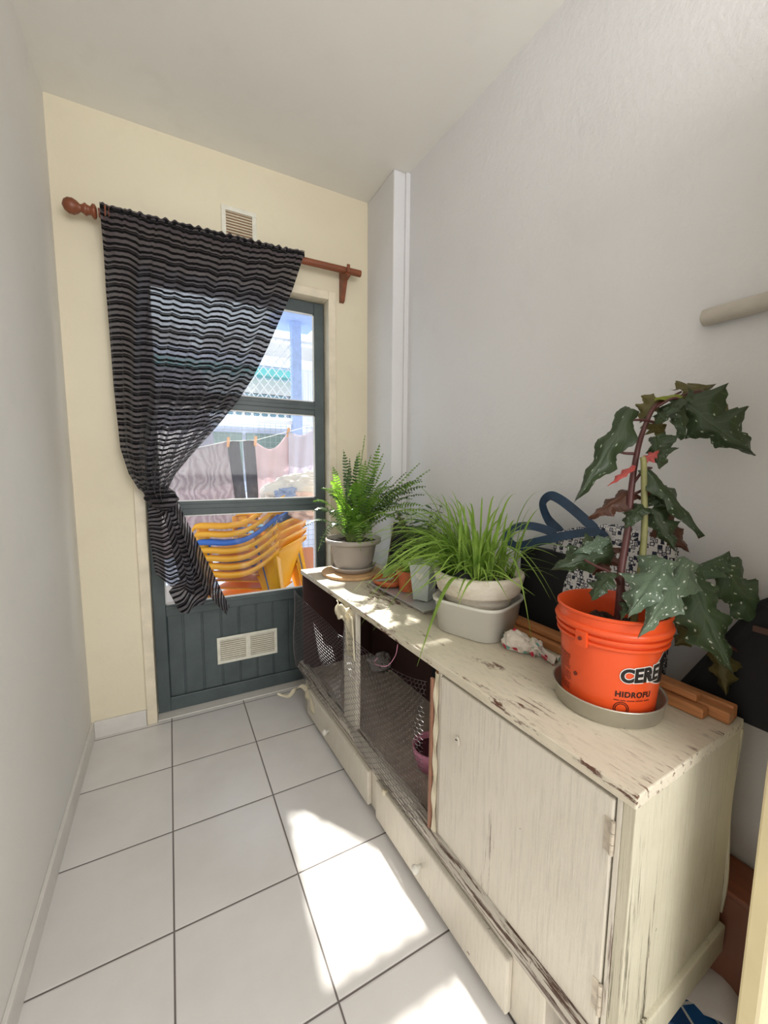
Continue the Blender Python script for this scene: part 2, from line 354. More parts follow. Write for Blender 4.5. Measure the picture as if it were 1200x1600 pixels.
# wall behind the camera with a window opening
m=MB(); m.box((-.36,-2.0,0),(3,-1.88,.95)); m.box((-.36,-2.0,2.45),(3,-1.88,CH)); m.box((-.36,-2.0,.95),(-.2,-1.88,2.45)); m.box((1.35,-2.0,.95),(3,-1.88,2.45))
o=m.build('wall_rear',M_wallL); prop(o,kind='structure')
m=MB(); m.box((-.36,-1.88,0),(-.349,2.11,.075)); o=m.build('baseboard_left',M_base,bevel=.002); prop(o,kind='structure')
m=MB(); m.box((-.349,2.099,0),(-.147,2.11,.078)); m.box((.82,2.099,0),(1.0,2.11,.078)); o=m.build('baseboard_back',M_base,bevel=.002); prop(o,kind='structure')
m=MB(); m.box((.35,.513,0),(1.72,.525,.078),T); o=m.build('baseboard_right',M_base,bevel=.002); prop(o,kind='structure')
# door casing
m=MB(); m.box((-.145,2.098,0),(-.102,2.20,2.135)); m.box((.775,2.098,0),(.817,2.20,2.135)); m.box((-.102,2.098,2.092),(.775,2.20,2.135))
m.box((-.11,2.209,0),(-.080,2.235,2.135)); m.box((.752,2.209,0),(.79,2.235,2.135)); m.box((-.10,2.209,2.065),(.775,2.235,2.135))
o=m.build('trim_1',M_casing,bevel=.004); prop(o,kind='structure')
m=MB(); m.box((-.10,2.112,-.002),(.773,2.26,.004)); o=m.build('trim_3',M_base); prop(o,kind='structure')
# ------------------------------------------------------------------ door
door=empty('door_1',(0,0,0),kind='structure')
DY0,DY1=2.168,2.208
m=MB(); m.box((-.099,DY0,.006),(-.045,DY1,2.088)); m.box((.718,DY0,.006),(.772,DY1,2.088))
m.box((-.045,DY0,2.03),(.718,DY1,2.088)); m.box((-.045,DY0,1.503),(.718,DY1,1.573)); m.box((-.045,DY0,.985),(.718,DY1,1.052)); m.box((-.045,DY0,.492),(.718,DY1,.548)); m.box((-.045,DY0,.006),(.718,DY1,.074))
m.build('door_frame',M_door,door,bevel=.003)
m=MB()
for z in (1.512,.998): m.box((-.045,DY0-.005,z+.018),(.718,DY0,z+.040))
m.box((-.045,DY0-.006,.528),(.718,DY0,.541))
m.build('rail_moulding',M_door,door,bevel=.002)
m=MB(); xs=[-.045,.026,.113,.203,.291,.380,.468,.556,.643,.718]
for a,b in zip(xs,xs[1:]): m.box((a+.0035,DY0+.012,.074),(b-.0035,DY1-.008,.492))
m.box((-.045,DY0+.018,.074),(.718,DY1-.012,.492)); m.build('door_panel',M_door,door,bevel=.003)
for (z0,z1) in ((1.573,2.03),(1.052,1.503),(.548,.985)):
    g_=MB().box((-.045,2.186,z0),(.718,2.189,z1)).build('pane',M_glass,door)
    m=MB(); b=.006
    m.box((-.045,2.176,z0),(.718,2.186,z0+b)); m.box((-.045,2.176,z1-b),(.718,2.186,z1)); m.box((-.045,2.176,z0),(-.039,2.186,z1)); m.box((.712,2.176,z0),(.718,2.186,z1)); m.build('glazing_bead',M_bead,g_)
def grille(parent,x0,x1,z0,z1,yf,cols,n,name,slatm,frm,fw=.016,dep=.012):
    m=MB(); w=(x1-x0)
    m.box((x0,yf-.006,z0),(x1,yf,z0+fw)); m.box((x0,yf-.006,z1-fw),(x1,yf,z1)); m.box((x0,yf-.006,z0+fw),(x0+fw,yf,z1-fw)); m.box((x1-fw,yf-.006,z0+fw),(x1,yf,z1-fw))
    if cols==2: c=(x0+x1)/2; m.box((c-.012,yf-.006,z0+fw),(c+.012,yf,z1-fw))
    fr=m.build('frame',frm,parent,bevel=.002)
    m=MB(); k=n
    for i in range(k):
        z=lerp(z0+fw,z1-fw,(i+.5)/k); h=(z1-z0-2*fw)/k
        TT=Matrix.Translation((0,yf-.001,z))@Matrix.Rotation(.6,4,'X')
        m.box((x0+fw,-.004,-h*.14),(x1-fw,.003,h*.16),TT)
    m.build('slats',slatm,parent)
    MB().box((x0+fw*.5,yf+.004,z0+fw*.5),(x1-fw*.5,yf+.006,z1-fw*.5)).build('backing',M_dark if cols==1 else M_ventd,parent)
vg=empty('vent_grille',(0,0,0)); vg.parent=door
grille(vg,.178,.487,.195,.338,DY0-.001+.008,2,10,'',M_vent,M_vent)
wv=empty('wall_vent',(.34,2.11,2.30),label='small cream framed vent with brown slats high above the door',cat='vent')
wv2=MB()
m=MB(); grille(wv,-.078,.078,-.075,.112,-.002,1,12,'',M_ventd,M_vent,.02)
# ------------------------------------------------------------------ curtain rod
rod=empty('curtain_rod',(.33,2.035,2.22),label='brown wooden curtain rod with one turned finial above the door',cat='curtain rod')
def RP(x,y,z): return (x-.33,y-2.035,z-2.22)
m=MB(); m.tube([RP(-.2,2.035,2.209),RP(.928,2.035,2.226)],.0165,16); smooth_by_angle(m.build('pole',M_rod,rod))
m=MB(); T2=Matrix.Translation(RP(-.205,2.035,2.209))@Matrix.Rotation(-PI/2,4,'Y')
m.lathe([(.016,0),(.025,.004),(.026,.012),(.015,.02),(.018,.03),(.023,.036),(.016,.045),(.013,.052),(.022,.062),(.028,.075),(.027,.09),(.018,.103),(.002,.110)],24); m.v=[tuple(T2@Vector(v)) for v in m.v]; m.build('finial',M_rod,rod,smooth=True)
for bx,zz in ((-.17,2.209),(.85,2.225)):
    m=MB(); 
    pr_=[(2.11,zz+.035),(2.095,zz+.038),(2.06,zz-.012),(2.012,zz-.018),(2.01,zz-.03),(2.05,zz-.04),(2.09,zz-.13),(2.11,zz-.135)]
    for sx in (0,1):
        x=bx-.011+.022*sx; m.v+=[RP(x,py,pz) for py,pz in pr_]
    n=len(pr_); m.face(list(range(n))); m.face(list(reversed(range(n,2*n))))
    for k in range(n): m.face((k,(k+1)%n,n+(k+1)%n,n+k))
    m.box(RP(bx-.008,2.005,zz-.02),RP(bx+.008,2.014,zz+.02))
    m.build('bracket',M_rod,rod,bevel=.002)
# ------------------------------------------------------------------ curtain
cur=empty('curtain',(.2,2.035,2.23),label='black and grey striped sheer curtain knotted over the door glass',cat='curtain')
CO=Vector((.2,2.035,2.23))
LE=[(-.192,2.033,2.236),(-.196,2.03,1.93),(-.187,2.03,1.556),(-.175,2.03,1.296),(-.150,2.03,1.19),(-.118,2.03,1.125),(-.066,2.025,1.085)]
RE=[(.622,2.033,2.252),(.566,2.03,2.08),(.511,2.03,1.954),(.44,2.03,1.79),(.369,2.03,1.641),(.300,2.03,1.53),(.220,2.03,1.425),(.094,2.03,1.275),(.03,2.025,1.20),(-.006,2.02,1.135)]
def curf(u,tt):
    a=poly(LE,tt); b=poly(RE,tt); p=a.lerp(b,u)
    wd=(b-a).length
    # downward bag of the rows towards the tie, folds
    k=tt
    p.z-=math.sin(PI*u)*(.02+.05*k*k)*(1-.4*k)
    p.z-=.0035*math.sin(u*38+tt*3)*(1-.3*tt)
    amp=.011+.012*k
    ph=u*2*PI
    y=amp*math.sin(ph*7+1.2*math.sin(tt*4)+u*2)+amp*.45*math.sin(ph*13+tt*5)+.0015*math.sin(ph*31+tt*2)
    if tt<.04: y=.004*math.sin(ph*26)-.027
    else:
        f=min(1,(tt-.04)/.1); y=lerp(.004*math.sin(ph*26)-.027,y-.006,f)
    # rolled right edge
    e=max(0,(u-.86)/.14); y-= .022*math.sin(PI*min(1,e*1.2))*min(1,tt*2)
    pinch=max(0,(tt-.8)/.2); y*=1+pinch*.5; y-=pinch*.035*math.sin(PI*u)
    p.y+=y
    p.x+=.004*math.sin(ph*15+tt*6)*(1-tt)
    return p-CO
m=MB(); NU,NV=260,120; m.grid(curf,NU,NV)
m.uv=[[(a*.95,b*1.22) for a,b in q] for q in m.uv]
m.build('curtain_panel',M_curtain,cur,smooth=True)
# header ruffle over the rod
def hdr(u,v):
    a=Vector(LE[0]).lerp(Vector(RE[0]),u); th=PI*(v*1.15-.1)
    rr=.027+.003*math.sin(u*2*PI*26)
    return Vector((a.x,2.035-math.cos(th)*rr,a.z-.02+math.sin(th)*(rr+.003*math.sin(u*120))))-CO
m=MB(); m.grid(hdr,300,10); m.uv=[[(a*.95,b*.06-.06) for a,b in q] for q in m.uv]; m.build('rod_pocket',M_curtain,cur,smooth=True)
# knot: bulging lump with wrapped folds
def knot(u,v):
    th=2*PI*u; ph=PI*v; r=1+.13*math.sin(5*th+3*v*PI)+.07*math.sin(11*ph+2*th)
    p=Vector((.062*math.sin(ph)*math.cos(th)*r,.045*math.sin(ph)*math.sin(th)*r,.056*math.cos(ph)*(1+.05*math.sin(3*th))))
    p.z-=.22*p.x
    return p+Vector((-.032,2.005,1.082))-CO
m=MB(); m.grid(knot,60,40); m.uv=[[(a*.2,b*.18+a*.1) for a,b in q] for q in m.uv]; m.build('knot',M_curtain,cur,smooth=True)
def tail(L,Rr,nf,amp,yo,seed,name,bl=(),):
    def f(u,tt):
        a=poly(L,tt); b=poly(Rr,tt); p=a.lerp(b,u); am=amp*(.6+.6*tt)
        p.y+=yo+am*math.sin(u*2*PI*nf+seed+tt*1.5)+am*.35*math.sin(u*2*PI*nf*2.3+seed*2)
        p.z+=.008*math.sin(u*2*PI*nf+seed)*tt
        p.z-=.012*math.sin(PI*u)*tt
        return p-CO
    m=MB(); m.grid(f,90,80); m.uv=[[(a*.3,b*.5+.09*a+1.3) for a,b in q] for q in m.uv]; return m.build(name,M_curtain,cur,smooth=True)
tail([(-.072,2.02,1.08),(-.092,2.02,1.02),(-.088,2.02,.9),(-.080,2.02,.80),(-.073,2.02,.735)],[(.01,2.01,1.08),(.045,2.01,1.0),(.085,2.01,.85),(.12,2.01,.70),(.128,2.02,.612)],2.2,.012,-.004,.5,'curtain_tail')
tail([(-.05,2.0,1.06),(-.02,2.0,.95),(0.0,1.995,.82),(.02,2.0,.7),(-.027,2.0,.655),(.012,2.0,.552)],[(.0,2.0,1.06),(.05,2.0,.95),(.10,1.995,.8),(.13,2.0,.70),(.14,2.0,.63),(.125,2.0,.60)],1.6,.009,.012,1.5,'curtain_tail')
tail([(-.01,2.0,1.075),(.025,1.99,.98),(.055,1.985,.86),(.085,1.985,.76),(.118,1.985,.66),(.165,1.985,.585),(.200,1.985,.542)],[(.03,2.0,1.06),(.062,1.99,.975),(.100,1.985,.88),(.140,1.985,.78),(.175,1.985,.69),(.205,1.985,.61),(.224,1.985,.565)],1.1,.010,-.022,2.4,'curtain_tail')
# ------------------------------------------------------------------ cabinet
cab=empty('cabinet',CL(0,0,0),CR,label='long low cabinet in chipped cream paint with mesh front and drawers',cat='cabinet')
LN,DP=1.586,.393
MB().box((-.004,-.006,.697),(LN+.002,DP,.72)).build('cabinet_top',M_cabtop,cab,bevel=.0025)
MB().box((LN-.020,0,.205),(LN,DP-.006,.697)).build('side_panel',M_cabside,cab,bevel=.0015)
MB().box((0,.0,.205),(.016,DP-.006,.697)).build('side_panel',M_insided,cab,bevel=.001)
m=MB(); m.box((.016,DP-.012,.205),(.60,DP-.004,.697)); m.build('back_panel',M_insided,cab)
m=MB(); m.box((.68,DP-.012,.205),(LN-.02,DP-.004,.697)); m.build('back_panel',M_inside,cab)
m=MB(); m.box((.60,DP-.04,.205),(.68,DP-.012,.697)); m.build('dark_back_gap',M_black,cab)  # black block stands in for the dark gap between the back panels
m=MB(); m.grid(lambda u,v:Vector((LN-.002+.004*math.sin(v*7),DP-.004+.005*math.sin(v*9+1)+u*.006,lerp(.27,.70,v))),1,24); m.build('back_panel_edge',M_cabside,cab,solid=.006)
MB().box((.016,.004,.190),(LN-.02,DP-.012,.206)).build('shelf',M_shelf,cab)
MB().box((1.07,.004,.206),(1.085,DP-.012,.697)).build('partition',M_inside,cab)
MB().box((.495,-.002,.206),(.60,.018,.697)).build('post',M_cabfront,cab,bevel=.002)
MB().box((1.085,.0,.206),(1.098,.018,.697)).build('door_stile',M_cabfront,cab,bevel=.002)
MB().box((1.556,.0,.206),(LN-.020,.018,.697)).build('door_stile',M_cabfront,cab,bevel=.002)
cd_=MB().box((1.1,-.002,.236),(1.553,.016,.686)).build('cabinet_door',M_cabfront,cab,bevel=.003)
for hz in (.62,.31):
    m=MB()
    for i in range(3): m.tube([(1.5545,-.004,hz-.030+i*.0205),(1.5545,-.004,hz-.011+i*.0205)],.0038,10)
    m.box((1.540,-.0035,hz-.03),(1.553,-.0015,hz+.03)); m.build('hinge',M_hinge,cd_)
m=MB(); Tk=Matrix.Translation((1.171,-.004,.55))@Matrix.Rotation(PI/2,4,'X'); m.lathe([(.006,0),(.011,0),(.011,.003),(.006,.003)],20,(0,0,0),.8,1.25); m.v=[tuple(Tk@Vector(v)) for v in m.v]; kp=m.build('keyhole_plate',M_cabfront,cd_)
m=MB(); m.box((1.1685,-.0062,.542),(1.1735,-.0055,.551)); m.lathe([(0.0001,0),(.0042,0),(.0042,.001),(.0001,.001)],12,(1.171,-.0055,.555)); m.build('keyhole',M_black,kp)
# base moulding (worn ledge) around the foot of the upper case
m=MB(); prf=[(-.0,.236),(-.012,.230),(-.018,.215),(-.018,.206),(-.010,.198),(-.010,.186),(.02,.186),(.02,.236)]
for sx in (-.03,LN+.004): m.v+=[(sx,dy,z) for dy,z in prf]
n=len(prf); m.face(list(range(n))); m.face(list(reversed(range(n,2*n))))
for k in range(n): m.face((k,(k+1)%n,n+(k+1)%n,n+k))
# keep the part in front of the mesh low: built as one rail
m.build('base_rail',M_caprail,cab,bevel=.0015)
m=MB(); m.box((LN-.004,-.008,.186),(LN+.010,DP,.250)); m.build('side_rail',M_cabside,cab,bevel=.003)
# drawer box
m=MB(); m.box((.03,.0,.022),(1.45,.345,.186)); m.build('drawer_case',M_cabfront,cab,bevel=.003)
for (s0,s1,z0,z1,kk) in ((.078,.727,.030,.158,.37),(.782,1.368,.032,.168,1.05)):
    dr=MB().box((s0,-.018,z0),(s1,-.0,z1)).build('drawer',M_cabfront,cab,bevel=.004)
    m=MB(); Tk=Matrix.Translation((kk,-.018,.098))@Matrix.Rotation(PI/2,4,'X'); m.lathe([(.006,0),(.005,.008),(.010,.014),(.013,.02),(.011,.026),(.003,.029)],20); m.v=[tuple(Tk@Vector(v)) for v in m.v]; m.build('knob',M_tub,dr,smooth=True)
m=MB(); Tk=Matrix.Translation((.85,-.010,.178))@Matrix.Rotation(PI/2,4,'X'); m.lathe([(.004,0),(.004,.010),(.009,.014),(.009,.019),(.002,.021)],16); m.v=[tuple(Tk@Vector(v)) for v in m.v]; m.build('peg_knob',M_tape,cab,smooth=True)
for (s,d) in ((.20,.035),(.2,.30),(1.50,.05),(1.5,.33)):
    m=MB(); z1=.022 if s<1.45 else .186
    m.tube([(s,d,.0),(s,d,z1+.0)],[.013,.018],12); smooth_by_angle(m.build('leg',M_legw,cab))
# reddish batten, tape strips
MB().box((1.064,-.010,.206),(1.074,-.002,.668)).build('batten',M_rwood,cab,bevel=.001)
m=MB(); m.grid(lambda u,v:Vector((lerp(1.078,1.094,u)+.002*math.sin(v*20),-.006-.002*math.sin(v*31+u*3),lerp(.212,.690,v))),3,40); m.build('tape_strip',M_tape,cab,solid=.001)
m=MB(); m.grid(lambda u,v:Vector((lerp(.45,.56,u)+.006*math.sin(v*9),-.016-.006*math.sin(v*6+u*5),lerp(.640,.700,v)+.006*math.sin(u*14))),10,10); m.build('tape_patch',M_tape,cab,solid=.001,smooth=True)
m=MB(); m.grid(lambda u,v:Vector((lerp(.525,.60,u)+.02*(1-v),-.013-.003*math.sin(u*9),lerp(.52,.68,v))),6,8); m.build('tape_patch',M_tape,cab,solid=.001,smooth=True)
m=MB(); pts=crom([(.11,-.022,.16),(.075,-.03,.155),(.05,-.06,.140),(.035,-.085,.105),(.01,-.11,.10),(.0,-.135,.112)],6); m.ribbon(pts,[.028-.0006*i for i in range(len(pts))],[Vector((.2*math.sin(i*.5),-.6,.8*math.cos(i*.25))) for i in range(len(pts))]); m.build('tape_streamer',M_tape,cab,solid=.0012,smooth=True)
m=MB(); m.grid(lambda u,v:Vector((lerp(.08,.20,u),-.021-.006*v*math.sin(u*11),lerp(.165,.11,v)-.05*u*u)),12,5); m.build('tape_patch',M_tape,cab,solid=.001,smooth=True)
# plastic mesh screen, hexagonal cells on a sagging sheet
def scr(s,z):
    # s in [-.07,1.07], z 0..1 ; upper hem sags
    if s<.52: q=(s+.06)/.56; top=.60-.03*q+ .035*math.sin(PI*q)*-1
    else: q=(s-.52)/.54; top=.655-.12*math.sin(PI*min(1,q*1.15))*0 - .17*math.sin(PI*min(1,.05+q*.95))*.55
    zz=lerp(.192,top,z)
    bul=.012+.018*math.sin(PI*z)*abs(math.sin(PI*((s-.0)/.53)))+.004*math.sin(9*s+7*z)
    ins=0
    if s>.60: ins=.055*z*z*math.sin(PI*min(1,(s-.60)/.46))
    if s<.47: ins=.03*z*z*math.sin(PI*max(0,min(1,(s+.03)/.5)))
    return Vector((s,-bul+ins-.006,zz))
m=MB(); cs=.0145; ns_=int(1.13/cs); nz=36
def hexpt(i,j): 
    s=-.065+i*cs; z=(j+ (.30 if (i+j)%2 else -.0))/nz; return scr(s,min(1,max(0,z)))
def strand(a,b,r=.00075):
    t_=(b-a); 
    if t_.length<1e-5: return
    t_.normalize(); x=t_.orthogonal().normalized(); y=t_.cross(x); i=len(m.v)
    for p in (a,b):
        for k in range(3):
            an=2*PI*k/3; m.v.append(tuple(p+(x*math.cos(an)+y*math.sin(an))*r))
    for k in range(3): k1=(k+1)%3; m.face((i+k,i+k1,i+3+k1,i+3+k))
for j in range(nz+1):
    for i in range(ns_):
        if j<nz or True: strand(hexpt(i,j),hexpt(i+1,j))
        if (i+j)%2 and j<nz: strand(hexpt(i,j),hexpt(i,j+1))
m.build('mesh_screen',M_wire,cab)
m=MB(); m.tube([scr(-.063,k/20)+Vector((0,-.001,0)) for k in range(21)],.0035,6); m.build('mesh_hem',M_wire,cab)
# pink thread on the upper hem
th=MB(); th.tube(crom([CL(.74,.01,.58),CL(.76,-.01,.572),CL(.84,-.012,.60),CL(.89,-.012,.655),CL(.90,-.01,.695)],6),.0007,5); o=th.build('thread',M_pink); prop(o,'thin pink thread hanging across the mesh opening','thread')
# bowl inside the cage
bw=empty('feeding_bowl',CL(.86,.165,.206),label='pink plastic bowl inside the mesh cage compartment',cat='bowl')
m=MB(); m.lathe([(.04,0),(.055,.004),(.068,.05),(.072,.075),(.068,.078),(.063,.05),(.05,.012),(.0001,.01)],40); m.build('bowl',M_pink,bw,smooth=True)
m=MB(); m.lathe([(.0001,.066),(.03,.064),(.062,.056),(.062,.05),(.0001,.05)],30); m.build('filling',M_maroon,bw,smooth=True)
def crumple(name,c,sz,mat,seed,label,cat,rz=0,sub=5,amp=.35,fr=1.6,flat=.0,parent=None):
    bm=bmesh.new(); bmesh.ops.create_icosphere(bm,subdivisions=sub,radius=1)
    for v in bm.verts:
        p=v.co.copy(); n1=mn.ridged_multi_fractal(p*fr+Vector((seed,seed*2,0)),1.0,2.1,4,1.0,2.0,noise_basis='PERLIN_ORIGINAL') if False else mn.noise(p*fr+Vector((seed,0,0)))
        n2=1-abs(mn.noise(p*fr*2.2+Vector((0,seed,0))))*2; k=1+amp*n1+amp*.45*n2
        v.co=Vector((p.x*sz[0]*k,p.y*sz[1]*k,max(-1,p.z*k)*sz[2]))
    me=bpy.data.meshes.new(name); bm.to_mesh(me); bm.free(); me.materials.append(mat)
    for f in me.polygons:f.use_smooth=True
    zmin=min(v.co.z for v in me.vertices)
    for v in me.vertices: v.co.z-=zmin
    o=bpy.data.objects.new(name,me); C.objects.link(o); o.location=c; o.rotation_euler=(0,0,rz)
    if parent:o.parent=parent
    if label: prop(o,label,cat)
    return o
M_greyc=simple('grey_cloth',sr(176,170,166),.9,var=.2)
crumple('rag',CL(.20,.33,.207),(.06,.035,.04),M_greyc,3,'small grey rag at the back of the far cage compartment','rag')
# ------------------------------------------------------------------ things on the cabinet top
ZT=.7205
bd=empty('round_board',CL(.18,.185,ZT),label='round wooden board under the taupe fern pot',cat='board')
m=MB(); m.lathe([(.0001,0),(.138,0),(.142,.003),(.142,.012),(.138,.015),(.0001,.015)],64); smooth_by_angle(m.build('board',M_cork,bd))
sc=MB(); sc.lathe([(.075,0),(.085,.001),(.100,.018),(.106,.026),(.103,.028),(.096,.02),(.082,.006),(.0001,.005)],56); o=sc.build('plant_saucer',M_taupe,smooth=True,loc=tuple(CL(.185,.19,ZT+.0155))); prop(o,'taupe plastic saucer under the fern pot on the round board','saucer')
fern=empty('potted_fern',CL(.185,.19,ZT+.022),label='boston fern in a taupe plastic pot by the glass door',cat='potted plant')
m=MB(); m.lathe([(.078,0),(.084,.002),(.094,.05),(.108,.122),(.110,.126),(.128,.130),(.131,.134),(.131,.150),(.127,.152),(.122,.148),(.112,.125),(.0001,.124)],60); m.build('pot',M_taupe,fern,smooth=True)
m=MB(); m.grid(lambda u,v:Vector((v*.113*math.cos(2*PI*u),v*.113*math.sin(2*PI*u),.130+.008*mn.noise(Vector((math.cos(2*PI*u)*v*6,math.sin(2*PI*u)*v*6,0)))+.004)),40,10); m.build('soil',M_soil,fern,smooth=True)
def frond(base,tip,mat,parent,w=.038,arch=.12,seed=0,n=26,name='frond'):
    base=Vector(base); tip=Vector(tip); L=(tip-base).length; mid=base.lerp(tip,.5)+Vector((0,0,arch))
    # quadratic rachis
    P=[(base*(1-k/n)**2+mid*2*(k/n)*(1-k/n)+tip*(k/n)**2) for k in range(n+1)]
    m=MB(); m.mi=1; m.tube(P,[.0016*(1-.6*k/n) for k in range(n+1)],5); m.mi=0
    rr=random.Random(seed); tw=rr.uniform(-.5,.5)
    for k in range(3,n+1):
        for h in (0,):
            t_=(k-h)/n; i0=min(int(t_*n),n-1); p=P[i0].lerp(P[i0+1],t_*n-i0); tg=(P[i0+1]-P[i0]).normalized()
            up=Vector((0,0,1)) if abs(tg.z)<.92 else Vector((math.cos(seed),math.sin(seed),0))
            sd=tg.cross(up).normalized(); nn=sd.cross(tg).normalized(); sd=(sd*math.cos(tw)+nn*math.sin(tw)); nn=sd.cross(tg).normalized()
            ln=w*(math.sin(PI*min(1,.12+t_*.88))**.6)*rr.uniform(.85,1.05)*(1 if t_<.9 else .7)
            for sg in (-1,1):
                dr_=(sd*sg+tg*.22+nn*rr.uniform(-.25,.1)).normalized(); wb=.0050*(L/.3)**.6
                a=p-tg*wb*.7; b=p+tg*wb*.7; c=p+dr_*ln*.6+tg*wb*.75+nn*.002; e=p+dr_*ln+nn*(-.004); d_=p+dr_*ln*.6-tg*wb*.6+nn*.002
                m.q([a,d_,e,c,b])
    return m.build(name,[mat,M_rach],parent)
FB=CL(.185,.19,0); FB.z=ZT+.022+.13
ftips=[(0.842,1.793,1.372),(0.927,1.8,1.34),(0.729,1.787,1.303),(0.916,1.743,1.286),(0.663,1.755,1.228),(0.554,1.653,0.86),(0.563,1.732,1.071),(1.075,1.58,1.212),(1.015,1.562,1.168),(1.07,1.66,1.242),(0.628,1.705,1.128),(1.02,1.541,1.1),(0.705,1.54,0.872),(0.767,1.543,0.885),(0.951,1.531,1.112),(0.97,1.739,1.131),(1.04,1.515,1.023),(0.505,1.692,0.965),(0.684,1.606,1.031),
 (.60,1.60,1.12),(.80,1.60,1.20),(.88,1.66,1.24),(.70,1.80,1.20),(.76,1.70,1.28),(.93,1.60,1.05),(.86,1.50,1.00),(.58,1.80,1.02),(.99,1.66,1.03),(.90,1.86,1.18),(.78,1.9,1.2),(.66,1.9,1.12),(.96,1.46,1.06),(1.0,1.50,1.14),(.84,1.56,1.14),(.72,1.62,1.16),(.62,1.68,1.02),(.80,1.47,1.02),(.92,1.72,1.16),(.74,1.74,1.26),(.80,1.76,1.30),(.86,1.76,1.28),(.70,1.66,1.2),(.77,1.66,1.24),(.90,1.62,1.18),(.96,1.6,1.2),(.64,1.72,1.16),(.82,1.56,1.08),(.9,1.54,1.06),(.98,1.58,1.08),(.70,1.56,1.0),(1.0,1.62,1.14),(.95,1.64,1.12),(1.02,1.56,1.16),(.90,1.68,1.10),(.66,1.60,1.06),(.74,1.58,1.10),(.61,1.66,1.10),(.86,1.82,1.26)]
for i,tp_ in enumerate(ftips):
    tpv=Vector(tp_); b=FB+Vector((rnd.uniform(-.03,.03),rnd.uniform(-.03,.03),0))-FB+Vector((0,0,0)); 
    base=FB+b-Vector((0,0,0)) if b.length<.2 else FB
    org=Vector(fern.location); Ri=Matrix.Identity(3)
    dz=tpv.z-base.z; ar=.05 if dz>.3 else (.13 if dz>.05 else .22)
    frond(base-org,tpv-org,M_fern if (i%3!=2) else M_fernd,fern,w=.029 if dz>.3 else .034,arch=ar,seed=i)
# tray with orange pot and grey square pot
tr_=empty('plant_tray',CL(.60,.27,ZT),CR,label='shallow silvery tray holding the orange and grey pots',cat='tray')
m=MB()
def rr_(hw,hd,z): return [(sx*hw,sy*hd,z) for sx,sy in ((-1,-1),(1,-1),(1,1),(-1,1))]
rings=[rr_(.185,.10,0),rr_(.20,.112,.018),rr_(.206,.118,.020),rr_(.206,.118,.017),rr_(.198,.110,.016),rr_(.182,.097,.003)]
for r__ in rings: m.v+=r__
for k in range(len(rings)-1):
    for j in range(4): m.face((4*k+j,4*k+(j+1)%4,4*k+4+(j+1)%4,4*k+4+j))
m.face((3,2,1,0)); m.face(tuple(4*(len(rings)-1)+j for j in range(4))); m.build('tray',M_tray,tr_,bevel=.002)
def sqpot(name,loc,rz,w0,w1,h,mat,label,soil=True,n=0):
    e=empty(name,loc,rz,label=label,cat='plant pot'); m=MB(); th=.003
    if n==0:
        ks=[(w0,0),(w1,h-.012),(w1+.003,h-.012),(w1+.003,h),(w1-th,h),(w1-th-.002,h-.02)]
        for a,z in ks: m.v+=[(sx*a,sy*a,z) for sx,sy in ((-1,-1),(1,-1),(1,1),(-1,1))]
        for k in range(len(ks)-1):
            for j in range(4): m.face((4*k+j,4*k+(j+1)%4,4*k+4+(j+1)%4,4*k+4+j))
        m.face((3,2,1,0)); m.face(tuple(4*(len(ks)-1)+j for j in range(4))); m.build('pot',mat,e,bevel=.003)
    else:
        m.lathe([(w0,0),(w1-.006,h*.78),(w1+.003,h*.8),(w1+.004,h),(w1-.004,h),(w1-.01,h-.02),(.0001,h-.02)],44); smooth_by_angle(m.build('pot',mat,e))
    return e
gp=sqpot('plant_pot',CL(.665,.255,ZT+.006),CR+.5,.030,.042,.145,M_gpot,'tall pale grey square pot with round sticker beside grass pot')
m=MB(); Tk=Matrix.Translation((0,-.0395,.10))@Matrix.Rotation(PI/2-.08,4,'X'); m.lathe([(.0001,0),(.016,0),(.016,.0006),(.0001,.0006)],28); m.v=[tuple(Tk@Vector(v)) for v in m.v]; m.build('sticker',M_white,gp)
op=sqpot('plant_pot',CL(.545,.27,ZT+.006),CR,.042,.052,.085,M_orp,'small round orange terracotta pot in the silvery tray',n=1)
m=MB(); m.lathe([(.0001,.068),(.03,.070),(.045,.067)],24); m.build('soil',M_soil,op)
sau=MB(); sau.lathe([(.045,0),(.062,.004),(.074,.028),(.071,.028),(.06,.008),(.0001,.006)],44); o=sau.build('plant_saucer',M_orp,smooth=True,loc=tuple(CL(.44,.235,ZT+.006))); prop(o,'orange terracotta saucer at the far end of the tray','saucer')
# small leafy cutting in orange pot
def blade_leaf(m,base,tip,w,nrm,droop=0,n=8,fold=.15):
    base=Vector(base);tip=Vector(tip);ax=(tip-base);L=ax.length;ax.normalize();nrm=Vector(nrm);sd=ax.cross(nrm).normalized();nn=sd.cross(ax)
    i=len(m.v)
    for k in range(n+1):
        t_=k/n; p=base.lerp(tip,t_)+nn*(droop*math.sin(PI*t_)); hw=w/2*math.sin(PI*min(.985,.04+t_*.95))**.7
        m.v+=[tuple(p-sd*hw+nn*hw*fold),tuple(p),tuple(p+sd*hw+nn*hw*fold)]
    for k in range(n):
        a=i+3*k; m.face((a,a+1,a+4,a+3),[(0,k/n),(.5,k/n),(.5,(k+1)/n),(0,(k+1)/n)]); m.face((a+1,a+2,a+5,a+4),[(.5,k/n),(1,k/n),(1,(k+1)/n),(.5,(k+1)/n)])
m=MB()
for k in range(7):
    a=k*.9; b=Vector((.01*math.cos(a),.01*math.sin(a),.07)); tpp=Vector((.07*math.cos(a)+.03,-.02+.07*math.sin(a),.12+.03*math.sin(k*2)))
    if k==5: b=Vector((-.03,-.03,.10)); tpp=Vector((-.10,-.07,.035))
    blade_leaf(m,b,tpp,.036,(0,-.3,1) if k!=5 else (.3,-1,.4),.01)
m.build('leaves',M_grass,op,smooth=True)
